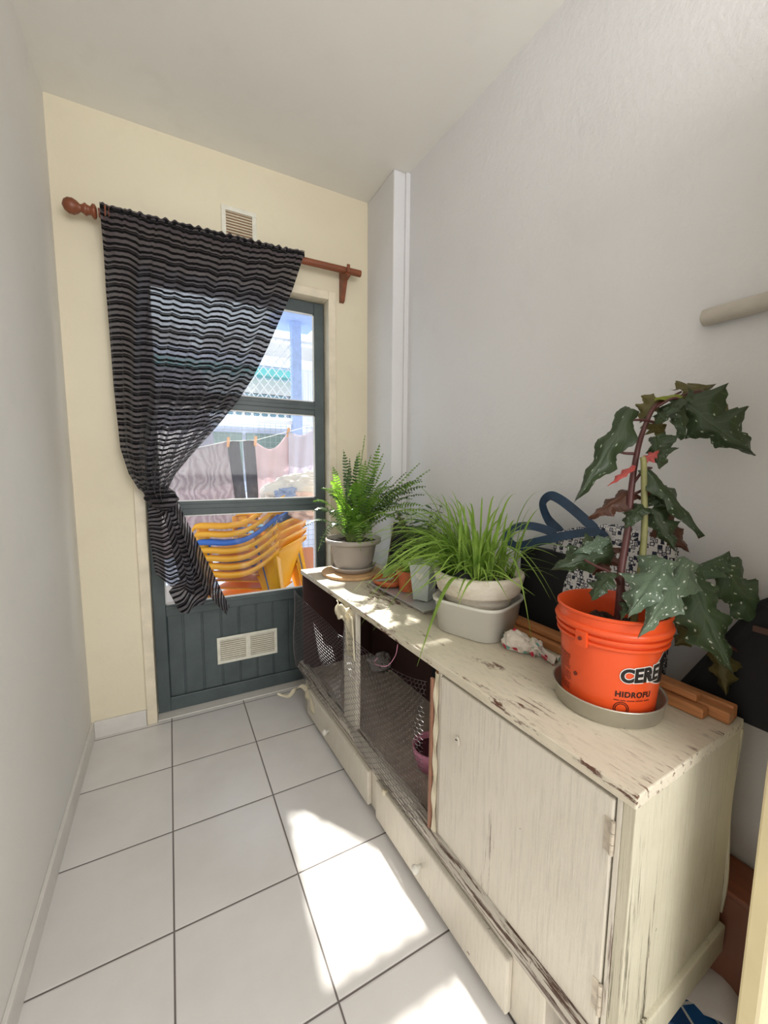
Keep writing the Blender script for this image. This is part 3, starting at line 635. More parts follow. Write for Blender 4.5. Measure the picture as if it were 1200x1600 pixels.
# white tub and clay pot with grass
tub=empty('plastic_tub',CL(.968,.245,ZT),CR+.35,label='white rounded plastic tub under the whitewashed clay pot',cat='tub')
m=MB(); m.lathe([(.096,0),(.103,.004),(.114,.095),(.120,.098),(.121,.106),(.117,.108),(.112,.10),(.100,.01),(.0001,.008)],72,(0,0,0),1,1,4.2); m.build('tub',M_tub,tub,smooth=True)
gr=empty('potted_grass',CL(.965,.245,ZT+.018),label='grassy spider plant in a whitewashed clay pot on the cabinet',cat='potted plant')
m=MB(); m.lathe([(.070,0),(.080,.004),(.104,.09),(.112,.104),(.122,.108),(.127,.114),(.138,.162),(.135,.170),(.124,.170),(.116,.15),(.0001,.148)],64); m.build('pot',M_terr,gr,smooth=True)
m=MB(); m.grid(lambda u,v:Vector((v*.114*math.cos(2*PI*u),v*.114*math.sin(2*PI*u),.152+.014*mn.noise(Vector((math.cos(2*PI*u)*v*5,math.sin(2*PI*u)*v*5,2))))),40,12); m.build('soil',M_soil,gr,smooth=True)
def grass(m,base,tip,w,arch,n=14,rr=rnd,jit=1):
    base=Vector(base);tip=Vector(tip); h=tip-base; mid=base+Vector((h.x*.28,h.y*.28,max(h.z,0)*.8+arch)); P=[base*(1-k/n)**2+mid*2*(k/n)*(1-k/n)+tip*(k/n)**2 for k in range(n+1)]
    # normal facing outward-up
    side=Vector((-h.y,h.x,0)); 
    if side.length<1e-4: side=Vector((1,0,0))
    side.normalize(); side=(side+jit*Vector((rr.uniform(-.5,.5),rr.uniform(-.5,.5),rr.uniform(-.3,.3)))).normalized()
    i=len(m.v)
    for k,p in enumerate(P):
        hw=w/2*(min(1,.55+k/n*1.5) if k<n*.4 else max(.06,(1-((k/n-.4)/.6)**2)))
        tg=(P[min(k+1,n)]-P[max(k-1,0)]).normalized(); nn=side.cross(tg).normalized()
        m.v+=[tuple(p-side*hw+nn*hw*.35),tuple(p),tuple(p+side*hw+nn*hw*.35)]
    for k in range(n):
        a=i+3*k; m.face((a,a+1,a+4,a+3)); m.face((a+1,a+2,a+5,a+4))
GO=Vector(gr.location); m=MB()
gt=[(0.532,1.308,0.737),(0.535,1.186,0.689),(0.605,1.215,0.758),(0.616,1.148,0.735),(0.57,1.368,0.925),(0.658,1.126,1.184),(0.64,1.018,1.15),(0.74,0.963,1.132),(0.75,0.845,1.146),(0.781,0.829,1.149),(0.797,0.765,1.159),(0.902,0.767,1.165),(0.874,0.767,1.049),(0.788,0.751,1.007),(0.775,0.673,0.792),(0.82,0.663,0.903),(0.821,0.639,0.894),(0.632,1.177,1.027),(0.664,1.202,0.909),(0.58,1.232,0.791),(0.652,1.231,1.085),(0.713,1.036,1.147),(0.751,0.899,1.124),(0.805,0.811,1.106)]
for k,tp_ in enumerate(gt):
    tv=Vector(tp_)-GO; a=math.atan2(tv.y,tv.x)+rnd.uniform(-.4,.4); rr=rnd.uniform(.02,.09); b=Vector((rr*math.cos(a),rr*math.sin(a),.155)); grass(m,b,tv,.0065,.22 if tv.z<.2 else .06)
for k in range(235):
    a=rnd.gauss(2.9,1.1) if k%3 else rnd.uniform(0,2*PI)   # most blades lean to the glass door
    rr=.095*math.sqrt(rnd.random()); b=Vector((rr*math.cos(a+rnd.uniform(-1,1)),rr*math.sin(a+rnd.uniform(-1,1)),.152))
    L=rnd.uniform(.20,.42); up=rnd.uniform(.15,1); 
    reach=L*(.15+.75*(1-up)); 
    hz=.152+L*up*.75
    # door side is +y ; front is -x
    dirx,diry=math.cos(a),math.sin(a)
    tipv=b+Vector((dirx*reach,diry*reach,0)); tipv.z=hz-.03
    wp=GO+tipv
    if (wp-CA).dot(E2)>.49: continue
    grass(m,b,tipv,rnd.uniform(.0045,.0088),rnd.uniform(.02,.12)*(1.3-up))
for k in range(72):   # long ones arching towards the door
    a=rnd.uniform(1.6,3.4); b=Vector((rnd.uniform(-.07,.03),rnd.uniform(-.02,.08),.152)); L=rnd.uniform(.22,.36)
    tipv=b+Vector((math.cos(a)*L,math.sin(a)*L,rnd.uniform(-.12,.16)))
    if (GO+tipv-CA).dot(E2)>.48 or GO.z+tipv.z<.76: continue
    grass(m,b,tipv,rnd.uniform(.0045,.008),rnd.uniform(.14,.24))
b=Vector((-.115,-.055,.158)); grass(m,b,Vector((0.575,.885,.685))-GO,.015,.085,18,jit=0)
m.build('foliage',M_grass,gr,smooth=True)
m=MB()
for k in range(60):
    a=rnd.uniform(-1.2,1.0); rr=rnd.uniform(.06,.105); b=Vector((rr*math.cos(a),rr*math.sin(a),.15)); grass(m,b,b+Vector((rnd.uniform(-.01,.015),rnd.uniform(-.02,.02),rnd.uniform(.015,.04))),.005,.01,4)
m.build('seedlings',M_fern,gr,smooth=True)
m=MB(); m.lathe([(.001,0),(.03,.0),(.032,.01),(.02,.022),(.001,.026)],24,(-.085,-.035,.158)); o=m.build('pebble',M_black,gr,smooth=True)
# dark panels behind plants
pb=empty('leaning_board',CL(.2,.445,ZT),CR,label='black board with brown edge leaning behind the fern and grey pot',cat='board')
# sits on the cabinet's back edge, leaning to the wall
m=MB(); Tl=Matrix.Translation((0,-.075,0))@Matrix.Rotation(-.18,4,'X'); m.box((0,0,0),(.40,.012,.235),Tl); m.build('board',M_black,pb)
m=MB(); m.box((-.008,-.004,0),(0,.016,.238),Tl); m.build('edge_strip',M_brn,pb)
def shrub(name,loc,label,tips,mat,lw,parent=None):
    e=empty(name,loc,label=label,cat='potted plant'); return e
sh=empty('leafy_shrub',CL(.50,.35,ZT+.021),label='dark green leafy plant in a brown pot between fern and grass',cat='potted plant')
m=MB(); m.lathe([(.04,0),(.055,.08),(.058,.08),(.058,.095),(.052,.095),(.05,.08),(.0001,.08)],32); smooth_by_angle(m.build('pot',M_brn,sh))
m=MB(); rs=random.Random(5); st=MB()
for k in range(26):
    a=rs.uniform(0,2*PI); L=rs.uniform(.12,.26); dv=Vector((math.cos(a)*.45,math.sin(a)*.45+.15,1)).normalized(); b=Vector((0,0,.08)); tp2=b+dv*L
    if (Vector(sh.location)+tp2-CA).dot(E2)>.47: tp2.x-=.07
    P=[b.lerp(tp2,q/6)+Vector((0,0,.0)) for q in range(7)]; st.tube(P,.0014,5)
    for q in range(2,13):
        p=b.lerp(tp2,q/12); 
        for sg in (-1,1):
            dd=Vector((math.cos(a+1.57*sg+rs.uniform(-.5,.5)),math.sin(a+1.57*sg+rs.uniform(-.5,.5)),rs.uniform(-.2,.5))); blade_leaf(m,p,p+dd*rs.uniform(.025,.042),.014,(rs.uniform(-.5,.5),-.6,.8),0,5)
m.build('leaves',M_gdark,sh,smooth=True); st.build('stems',M_stemg,sh)
# cloth sachet with hearts
t=NT('heart_cloth'); vo=t.N('ShaderNodeTexVoronoi'); vo.inputs['Scale'].default_value=38; t.L(t.coord('Object'),vo.inputs['Vector']); s_=t.N('ShaderNodeSeparateColor'); t.L(vo.outputs['Color'],s_.inputs[0])
sp_=t.ramp(vo.outputs['Distance'],.40,.34); hue=t.mix(t.math('GREATER_THAN',s_.outputs[1],.7),sr(186,50,70),sr(110,170,160)); col=t.mix(t.math('MULTIPLY',sp_,t.math('LESS_THAN',s_.outputs[0],.55)),sr(214,204,192),hue); t.base(col,.9); M_heart=t.m
rg=empty('cloth_bundle',CL(1.165,.235,ZT),CR+.25,label='small knotted cloth with red hearts beside the orange bucket',cat='cloth')
crumple('bundle',(-.025,0,0),(.040,.026,.026),M_heart,1.3,None,None,parent=rg,amp=.3)
crumple('knot',(.022,.008,0),(.020,.017,.020),M_heart,5.3,None,None,parent=rg,amp=.5,fr=2.4)
def flapf(u,v): return Vector((.03+.055*v,-.004+(.028*u-.01)*(1+v*.6)+.004*math.sin(v*9),.016*(1-v)+.008*math.sin(u*9+v*4)+.009))
m=MB(); m.grid(flapf,14,12); m.build('loose_end',M_heart,rg,smooth=True,solid=.0015)
# aluminium pan and orange bucket
pan=MB(); pan.lathe([(r*.915,z) for r,z in [(.108,0),(.113,.003),(.1165,.034),(.1195,.036),(.1205,.038),(.1185,.0395),(.1145,.036),(.111,.006),(.0001,.004)]],80,(0,0,0)); o=pan.build('cake_pan',M_alu,smooth=True,loc=tuple(CL(1.408,.210,ZT))); prop(o,'round dull aluminium cake pan under the orange bucket','pan')
bk=empty('potted_begonia',CL(1.408,.210,ZT+.005),label='tall angel wing begonia growing in an orange bucket',cat='potted plant')
def br(z): return lerp(.0965,.107,z/.16)*.925
m=MB(); m.lathe([(r*.925,z) for r,z in [(.089,0),(.094,.003),(.0975,.012),(br(.05)/.925,.05),(br(.148)/.925,.148),(.114,.150),(.1155,.153),(.1150,.157),(.1085,.158),(.1085,.162),(.1165,.164),(.1180,.167),(.1170,.171),(.1105,.172),(.1110,.176),(.1195,.178),(.1215,.183),(.1190,.188),(.1140,.190),(.1145,.206),(.1175,.208),(.118,.212),(.1145,.214),(.1125,.211),(.110,.19),(.103,.12),(.0001,.118)]],96); bkt=smooth_by_angle(m.build('bucket',M_orange,bk),50)
m=MB(); m.grid(lambda u,v:Vector((v*.0985*math.cos(2*PI*u),v*.0985*math.sin(2*PI*u),.158+.02*mn.noise(Vector((math.cos(2*PI*u)*v*4,math.sin(2*PI*u)*v*4,7))))),48,14); m.build('soil',M_soil,bk,smooth=True)
BV=math.atan2(-bk.location.y,-bk.location.x)    # direction from bucket towards the open room
def wrap_pt(ang,z,off): 
    r=br(z)+off; a=BV+ang; return Vector((r*math.cos(a),r*math.sin(a),z))
# handle lug
lg=math.radians(-27)
m=MB(); m.grid(lambda u,v:wrap_pt(lg+lerp(-.10,.10,u),lerp(.146,.178,v),.009),6,4); m.build('handle_lug',M_orange,bkt,solid=.010)
m=MB(); Tk=Matrix.Translation(wrap_pt(lg,.163,.016))@Matrix.Rotation(BV+lg,4,'Z')@Matrix.Rotation(PI/2,4,'Y'); m.lathe([(.0001,0),(.004,0),(.004,.002),(.0001,.002)],14); m.v=[tuple(Tk@Vector(v)) for v in m.v]; m.build('lug_hole',M_darkor,bkt)
m=MB(); Tk=Matrix.Translation(wrap_pt(math.radians(-38),.075,.0))@Matrix.Rotation(BV+math.radians(-38),4,'Z')@Matrix.Rotation(PI/2,4,'Y'); m.lathe([(.0001,0),(.0045,0),(.0045,.002),(.002,.002),(.0001,.001)],14); m.v=[tuple(Tk@Vector(v)) for v in m.v]; m.build('bump_mark',M_darkor,bkt)
def textmesh(txt,size,offset=0,sp=.98):
    cu=bpy.data.curves.new('t','FONT'); cu.body=txt; cu.size=size; cu.offset=offset; cu.resolution_u=6; cu.space_character=1.0 if len(txt)<5 else 1.12
    ob=bpy.data.objects.new('t',cu); C.objects.link(ob); bpy.context.view_layer.update()
    dg=bpy.context.evaluated_depsgraph_get(); me=bpy.data.meshes.new_from_object(ob.evaluated_get(dg)); C.objects.unlink(ob); bpy.data.objects.remove(ob); 
    return me
def wraptext(name,txt,size,a0,z0,offr,mat,offset=0,grow=0,shear=0,sx=1):
    me=textmesh(txt,size,offset)
    bm=bmesh.new(); bm.from_mesh(me); bmesh.ops.triangulate(bm,faces=bm.faces); bmesh.ops.subdivide_edges(bm,edges=[e for e in bm.edges if e.calc_length()>.006],cuts=2); bm.to_mesh(me); bm.free()
    for v in me.vertices:
        x,y=v.co.x*sx,v.co.y; y=y*(1+grow*max(0,x)/.1)+shear*max(0,x-.02); 
        ang=math.radians(a0)+x/.1
        v.co=wrap_pt(ang,z0+y,offr)
    me.materials.clear(); me.materials.append(mat); o=bpy.data.objects.new(name,me); C.objects.link(o); o.parent=bkt; return o
# brand panel: black swoosh with white outline behind bold outlined letters
def swoosh(name,off,g,mat):
    m=MB()
    up=[(.045,.112),(.060,.115),(.075,.125),(.090,.138),(.11,.146),(.14,.148)]; lo=[(.045,.092),(.060,.088),(.075,.082),(.090,.078),(.11,.076),(.14,.076)]
    def f(u,v):
        k=u*5; i=min(int(k),4); q=k-i; a=[lerp(up[i][c],up[i+1][c],q) for c in (0,1)]; b=[lerp(lo[i][c],lo[i+1][c],q) for c in (0,1)]
        return wrap_pt(math.radians(16)+lerp(a[0],b[0],v)/.1,lerp(b[1]-g,a[1]+g,v),off)
    m.grid(f,30,6); return m.build(name,mat,bkt)
swoosh('print_outline',.0006,.0022,M_white); swoosh('print_swoosh',.0010,0,M_ink)
wraptext('print_letters_outline','CERE',.036,13,.089,.0014,M_white,.0034,.25,.05)
wraptext('print_letters','CERE',.036,13,.089,.0019,M_ink,.0017,.25,.05)
wraptext('print_subtitle','HIDROFU',.0165,9,.056,.0010,M_ink,.0005,0,.0,.98)
m=MB()
for (a,b) in ((0,.9),(1.1,1.9),(2.1,3.4),(3.6,5.0),(5.2,6.3)):
    m.grid(lambda u,v:wrap_pt(math.radians(8)+lerp(a,b,u)*.12,lerp(.0475,.0495,v),.001),8,1)
m.build('print_line',M_darkor,bkt)
m=MB(); 
for (r0,r1) in ((.014,.0155),(.0105,.012)):
    m.grid(lambda u,v:wrap_pt(math.radians(17)+lerp(r0,r1,v)*math.cos(u*2*PI)/.1,.030+lerp(r0,r1,v)*math.sin(u*2*PI),.001),40,1)
m.grid(lambda u,v:wrap_pt(math.radians(17)+lerp(-.013,.013,u)/.1,lerp(.020,.025,v),.0012),10,1); m.build('print_seal',M_ink,bkt)
m=MB(); rs=random.Random(3)
for k in range(19):
    z=.106-.0042*k; a=-math.radians(84); end=-math.radians(45+rs.uniform(0,6)) if k not in (8,14) else -math.radians(60)
    while a<end:
        b_=min(end,a+rs.uniform(.05,.16)); m.grid(lambda u,v:wrap_pt(lerp(a,b_,u),lerp(z,z+(.0030 if k==0 else .0018),v),.001),4,1); a=b_+.018
m.build('print_fine_text',M_darkor,bkt)
# stems
BO=Vector(bk.location)
def stemtube(P,r0,r1,name,mat):
    Q=[p-BO for p in crom(P,6)]; n=len(Q); m=MB(); m.tube(Q,[lerp(r0,r1,i/(n-1))*(1+.14*(math.sin(i*1.05)>.93)) for i in range(n)],12); m.build(name,mat,bk,smooth=True)
stemtube([(.825,.497,.885),(0.827,0.496,0.96),(0.832,0.501,1.016),(0.858,0.509,1.099),(0.868,0.514,1.18),(0.88,0.516,1.251),(0.905,0.521,1.304),(0.929,0.515,1.357),(0.97,0.507,1.378),(0.994,0.495,1.383)],.0085,.0035,'stem',M_stemb)
stemtube([(.846,.476,.885),(0.848,0.474,0.963),(0.862,0.477,1.047),(0.869,0.482,1.116),(0.871,0.489,1.181),(0.862,0.489,1.237),(0.861,0.492,1.25)],.0068,.0055,'stem',M_stemg)
for P in ([(0.876,0.519,1.258),(.86,.53,1.259),(0.846,0.536,1.263)],[(0.927,0.512,1.326),(.90,.522,1.330),(0.873,0.53,1.329)],[(0.836,0.493,0.969),(0.803,0.504,1.009),(0.797,0.531,1.018),(0.791,0.558,1.028)],[(0.86,0.478,0.951),(0.882,0.448,0.99),(0.885,0.427,1.018),(0.94,0.42,1.011)],[(0.86,0.477,0.942),(0.896,0.436,0.953),(0.963,0.406,0.909),(1.03,0.375,0.854),(1.091,0.338,0.812)],
    [(.868,.514,1.19),(.885,.50,1.225),(.895,.49,1.228)],[(.868,.512,1.17),(.90,.50,1.185),(.915,.492,1.19)],[(.862,.51,1.12),(.89,.50,1.14),(.92,.492,1.138)],[(.93,.515,1.355),(.95,.49,1.375),(.974,.481,1.370)],[(.98,.505,1.38),(1.0,.51,1.39),(1.016,.508,1.397)],[(.99,.495,1.384),(1.03,.48,1.395),(1.081,.473,1.390)]):
    stemtube([Vector(p) for p in P],.0032,.0022,'petiole',M_stemb)
LEAVES=[((1.016,0.508,1.397),(1.122,0.489,1.425),0.060,1,.4),((0.974,0.481,1.370),(1.022,0.374,1.261),0.105,0,.2),((0.971,0.483,1.370),(0.940,0.455,1.294),0.060,0,.2),((0.965,0.486,1.373),(0.899,0.492,1.323),0.056,0,0),
((1.078,0.470,1.390),(1.112,0.440,1.327),0.055,1,0),((0.988,0.499,1.386),(0.923,0.509,1.375),0.034,2,0),((0.945,0.521,1.381),(0.933,0.544,1.329),0.045,1,0),((0.936,0.519,1.327),(0.982,0.514,1.300),0.045,1,0),
((0.873,0.532,1.352),(0.749,0.552,1.168),0.064,0,.25),((0.909,0.495,1.293),(0.889,0.474,1.230),0.060,0,0),((0.865,0.489,1.246),(0.880,0.472,1.263),0.024,3,0),((0.856,0.504,1.232),(0.789,0.512,1.197),0.018,3,.3),
((0.876,0.492,1.223),(0.931,0.402,1.105),0.062,0,.3),((0.911,0.493,1.194),(0.955,0.463,1.147),0.050,4,0),((0.878,0.520,1.179),(0.807,0.562,1.125),0.052,4,.3),((0.910,0.491,1.175),(0.910,0.464,1.147),0.052,0,0),
((0.923,0.491,1.139),(0.960,0.437,1.053),0.056,4,.4),((0.867,0.488,1.151),(0.814,0.488,1.110),0.046,0,.1),((0.894,0.484,1.143),(0.901,0.436,1.063),0.051,0,.1),((0.863,0.545,1.048),(0.736,0.585,1.010),0.078,0,.2),
((0.869,0.556,1.071),(0.776,0.568,1.047),0.040,5,.1),((0.873,0.563,1.049),(0.843,0.571,0.988),0.066,4,0),((0.793,0.498,1.012),(0.720,0.486,0.976),0.048,0,.2),((0.862,0.431,1.045),(0.737,0.421,0.965),0.090,5,.1),
((0.903,0.410,1.045),(0.731,0.396,0.935),0.062,5,.12),((0.921,0.416,1.004),(0.918,0.332,0.853),0.105,0,.12),((0.952,0.425,1.008),(1.043,0.404,1.049),0.070,0,.1),((1.009,0.395,1.020),(1.072,0.324,0.890),0.105,0,.15),
((1.016,0.421,0.886),(0.979,0.457,0.836),0.070,1,0),((1.017,0.392,0.844),(1.014,0.371,0.755),0.055,1,0),((0.802,0.455,0.980),(0.739,0.438,0.946),0.026,0,0),((1.098,0.332,0.888),(1.071,0.336,0.805),0.059,0,0)]
SPOTTY={25,26,27}
LMs=leafmat('begonia_leaf_spotted',sr(58,78,54),sr(80,100,68),sr(96,114,80),sr(222,228,210),sr(92,60,50),.62)
def begleaf(base,tip,w,ty,bend,k):
    base=Vector(base)-BO; tip=Vector(tip)-BO; ax=tip-base; L=ax.length*1.06; ax.normalize()
    rs=random.Random(k+50); toc=(CAM-BO-(base+tip)/2).normalized()
    nh=(toc+Vector((0,0,.55))+Vector((rs.uniform(-.7,.7),rs.uniform(-.7,.7),rs.uniform(-.3,.4)))).normalized()
    sd=ax.cross(nh).normalized(); nn=sd.cross(ax).normalized(); asym=rs.choice((-1,1))*.22
    n,mm=52,10
    def hw(t_,side):
        b_=(math.sin(PI*min(1,(t_*.93+.10))**.85))**.8 if t_<1 else 0
        b_=max(0,b_)
        ph_=(t_*3.3+(.15 if side>0 else .6)+k*.13)%1; lob=.56+.76*(1-abs(ph_-.42)/.58 if ph_>.42 else ph_/.42)**1.1*(1-.5*t_)
        ser=1+.13*((t_*13 + (.3 if side>0 else 0))%1-.5)
        taper=1-.35*max(0,t_-.45)/.55
        return w*.5*b_*lob*ser*taper*(1+asym*side)
    m=MB()
    def f(u,v):
        # v along, u across ; cordate base by pulling margins back
        side=-1 if u<.5 else 1; q=abs(u-.5)*2; h=hw(v,side)
        x=side*q*h; back=-.16*w*q*q*max(0,1-v*3)
        z=.10*w*math.sin(q*PI*1.2+1)*.5+.05*w*math.sin(v*14+side*q*3+k)*q - bend*L*v*v*.35+bend*L*.15*v + .10*w*q
        g=-.22*q*q*w*.8
        p=base+ax*(v*L+back)+sd*x+nn*(z+g)
        p.z-=bend*.10*L*math.sin(v*PI)
        return p
    m.grid(f,2*mm,n)
    o=m.build('leaf',LMs if k in SPOTTY else LM[ty],bk,smooth=True); return o
for k,(b,tp_,w_,ty,bd_) in enumerate(LEAVES): begleaf(b,tp_,w_,ty,bd_,k)
# wooden sticks along the back edge
for k,(s0,s1,d_,z_,hw_,hh_,lab) in enumerate([(.94,1.548,.322,0,.012,.011,'front square wooden batten of the pile on the cabinet back edge'),(.90,1.582,.350,0,.012,.012,'longest square wooden batten reaching the cabinet corner'),(.90,1.53,.336,.0245,.010,.008,'wooden batten stacked on top of the front pair'),(.92,1.58,.375,0,.010,.015,'rearmost thin wooden batten nearest the wall')]):
    m=MB(); m.box((s0-1.2,-hw_,0),(s1-1.2,hw_,hh_*2)); o=m.build('wooden_batten',M_stick,bevel=.003); o.location=CL(1.2,d_,ZT+z_); o.rotation_euler=(0,0,CR-.004*k); prop(o,lab,'wooden batten',group='wooden battens lying along the cabinet back')
# tote bag in the gap behind the cabinet
t=NT('tote_print'); co=t.coord('Object'); 
def vor(sc_,feat,dist='EUCLIDEAN'):
    v=t.N('ShaderNodeTexVoronoi'); v.feature=feat; v.inputs['Scale'].default_value=sc_; 
    if feat!='DISTANCE_TO_EDGE': v.distance=dist
    t.L(co,v.inputs['Vector']); return v
v1=vor(78,'F1','CHEBYCHEV'); ring=t.math('LESS_THAN',t.math('ABSOLUTE',t.math('SUBTRACT',v1.outputs['Distance'],.32)),.085); dot=t.math('LESS_THAN',v1.outputs['Distance'],.12)
v2=vor(78,'DISTANCE_TO_EDGE'); v3=vor(190,'F1','MANHATTAN'); fine=t.math('LESS_THAN',v3.outputs['Distance'],.34); sc3=t.N('ShaderNodeSeparateColor'); t.L(v1.outputs['Color'],sc3.inputs[0]); fine=t.math('MULTIPLY',fine,t.math('GREATER_THAN',sc3.outputs[0],.45))
k=t.math('MAXIMUM',t.math('MAXIMUM',ring,dot),fine); col=t.mix(k,sr(214,212,212),sr(34,38,58)); t.base(col,.85); M_tote=t.m
bag=empty('tote_bag',CL(1.24,.44,.56),CR,label='patterned tote bag with navy straps leaning behind the orange bucket',cat='bag')
def bagf(side):
    def f(u,v):
        wd=lerp(.17,.165,v); x=lerp(-wd,wd,u); z=lerp(0,.47,v)+ (.035*math.sin(PI*u)+.02*u)*v
        y=side*(.038*math.sin(PI*min(1,u*1.0))**.5*(1-.65*v*v)+.004)+.006*math.sin(7*u+5*v)+.008*math.sin(15*u)*(1-v)
        return Vector((x+(.02*(v)-.0),y,z))
    return f
for sd_ in (-1,1):
    m=MB(); m.grid(bagf(sd_),40,30); m.build('bag_side',M_tote,bag,smooth=True,solid=.0012)
m=MB(); 
def bb(u,v):
    side=lerp(-1,1,v); p=bagf(side)(u,0); return Vector((p.x,p.y,0))
m.grid(bb,20,4); m.build('bag_bottom',M_black,bag)
def strap(P):
    Q=[CL(*p)-bag.location for p in P]; Ri=Matrix.Rotation(-CR,3,'Z'); Q=[Ri@q for q in Q]; Q=crom(Q,8); m=MB(); n=len(Q)
    m.ribbon(Q,.028,[Vector((.35*math.sin(i/n*5),-.75,.55+.4*math.cos(i/n*6))) for i in range(n)]); m.build('strap',M_navy,bag,solid=.0012)
strap([(1.25,.43,1.035),(1.235,.42,1.054),(1.172,.42,1.099),(1.112,.42,1.134),(1.068,.43,1.141),(1.037,.44,1.114),(1.052,.45,1.066),(1.095,.45,1.033),(1.12,.445,1.0)])
strap([(1.265,.41,1.03),(1.248,.40,1.055),(1.176,.385,1.04),(1.08,.37,1.005),(.996,.37,.977),(.952,.38,1.003),(.965,.40,1.031),(1.027,.41,1.043),(1.094,.42,1.031),(1.12,.43,1.005)])
bb_=empty('black_folder',CL(1.06,.41,.56),CR,label='black upright board with brown corner beside the grass pot',cat='board')
m=MB(); m.box((-.075,-.0,0),(.13,.03,.415)); m.build('board',M_black,bb_,bevel=.002); m=MB(); m.box((-.075,-.001,.415),(-.04,.031,.420)); m.build('corner_cap',M_brn,bb_)
bs_=empty('black_bag',CL(1.60,.455,.70),CR,label='black slanted bag wedged beyond the cabinet near corner',cat='bag')
m=MB(); Tb=Matrix.Rotation(-.75,4,'Y'); 
def bf(u,v):
    th=2*PI*u; c_,s_=math.cos(th),math.sin(th); k_=(abs(c_)**5+abs(s_)**5)**(-1/5); z=lerp(0,.27,v); sc2=1 if 0<v<1 else .92
    p=Vector((c_*k_*.15*sc2+.14*(v-.5)+.06,s_*k_*.04*sc2,z)); return p
m.grid(bf,48,16,True); n0=0
m.face([a for a in reversed(range(48))]); m.face([16*48+a for a in range(48)]); m.build('body',M_black,bs_,smooth=False,bevel=.0)
m=MB(); m.box((-.02,-.045,.20),(.22,-.040,.212)); m.build('zip',M_brn,bs_)
# brown box and tile-print packet beyond the cabinet
bx=empty('brown_box',CL(1.62,.42,0),CR,label='brown wooden box on the floor behind the cabinet near end',cat='box')
M_bbox=simple('brown_box_wood',sr(118,70,48),.6,var=.2,ns=5,sc=(3,3,.6))
m=MB(); m.box((-.14,-.015,0),(.40,.085,.31)); m.build('body',M_bbox,bx,bevel=.003); m=MB(); m.box((-.145,-.02,.31),(.405,.09,.325)); m.build('lid',M_rod,bx,bevel=.003)
pk=empty('tile_packet',CL(1.585,.355,0),CR+.35,label='white paper packet printed with blue diamonds on the floor',cat='packet')
t=NT('blue_diamond_print'); sp=t.N('ShaderNodeSeparateXYZ'); t.L(t.coord('Object',(18,18,18),(0,0,.785)),sp.inputs[0]); ck=t.N('ShaderNodeTexBrick'); ck.offset=0; ck.inputs['Scale'].default_value=1; ck.inputs['Mortar Size'].default_value=.05; ck.inputs['Brick Width'].default_value=1; ck.inputs['Row Height'].default_value=1
ck.inputs['Color1'].default_value=(*sr(20,88,150),1); ck.inputs['Color2'].default_value=(*sr(28,70,120),1); ck.inputs['Mortar'].default_value=(*sr(210,215,215),1); t.L(t.coord('Object',(18,18,18),(0,0,.785)),ck.inputs['Vector']); t.base(ck.outputs[0],.5); M_blue=t.m
m=MB(); m.box((-.10,-.09,0),(.10,.09,.075)); m.build('packet',M_blue,pk,bevel=.004)
M_paper=simple('white_paper',sr(214,206,200),.8,var=.1,ns=12)
m=MB(); m.grid(lambda u,v:Vector((lerp(-.105,.13,u),lerp(-.02,.12,v)-.02*u,.079+.035*math.sin(PI*v*.9)*(.6+.4*math.sin(u*5))+.01*math.sin(u*13))),16,12); m.build('paper_flap',M_paper,pk,smooth=True,solid=.001)
# wall tube
wt=empty('wall_tube',CL(1.42,.505,1.577),CR,label='white plastic tube fixed low on the right wall',cat='tube'); wt['label']='white plastic tube fixed along the right wall'
M_tube=simple('milky_plastic',sr(206,198,186),.3,var=.08,ns=20,tr=.2,trc=sr(220,210,200))
m=MB(); m.tube([(-.018,0,0),(-.015,0,0),(.0,0,0),(.75,0,.0)],[.014,.0185,.019,.019],24); smooth_by_angle(m.build('tube',M_tube,wt),50)
[MB().box((x_,.012,-.014),(x_+.03,.021,.014)).build('wall_clip',M_white,wt) for x_ in (.10,.52)]
# cream door leaf standing open at the right edge
d2=empty('door_2',(.780,.200,0),-.35,kind='structure')
m=MB(); m.box((0,-.0,.01),(.75,.035,2.05)); m.build('door_leaf',M_lens,d2,bevel=.006)
m=MB(); pth=[(.03,-.001,1.0)]
P=[(.055,-.002,.10)]+[(.055,-.002,z) for z in (.3,.6,.80)]+[(.060,-.002,.86),(.075,-.002,.90),(.10,-.002,.93),(.14,-.002,.945)]+[(.4,-.002,.95)]
m.tube(crom(P,5),.006,10); m.tube(crom([(a+.02,b,c-.02) for a,b,c in P],5),.004,10); m.build('moulding',M_lens,d2,smooth=True)
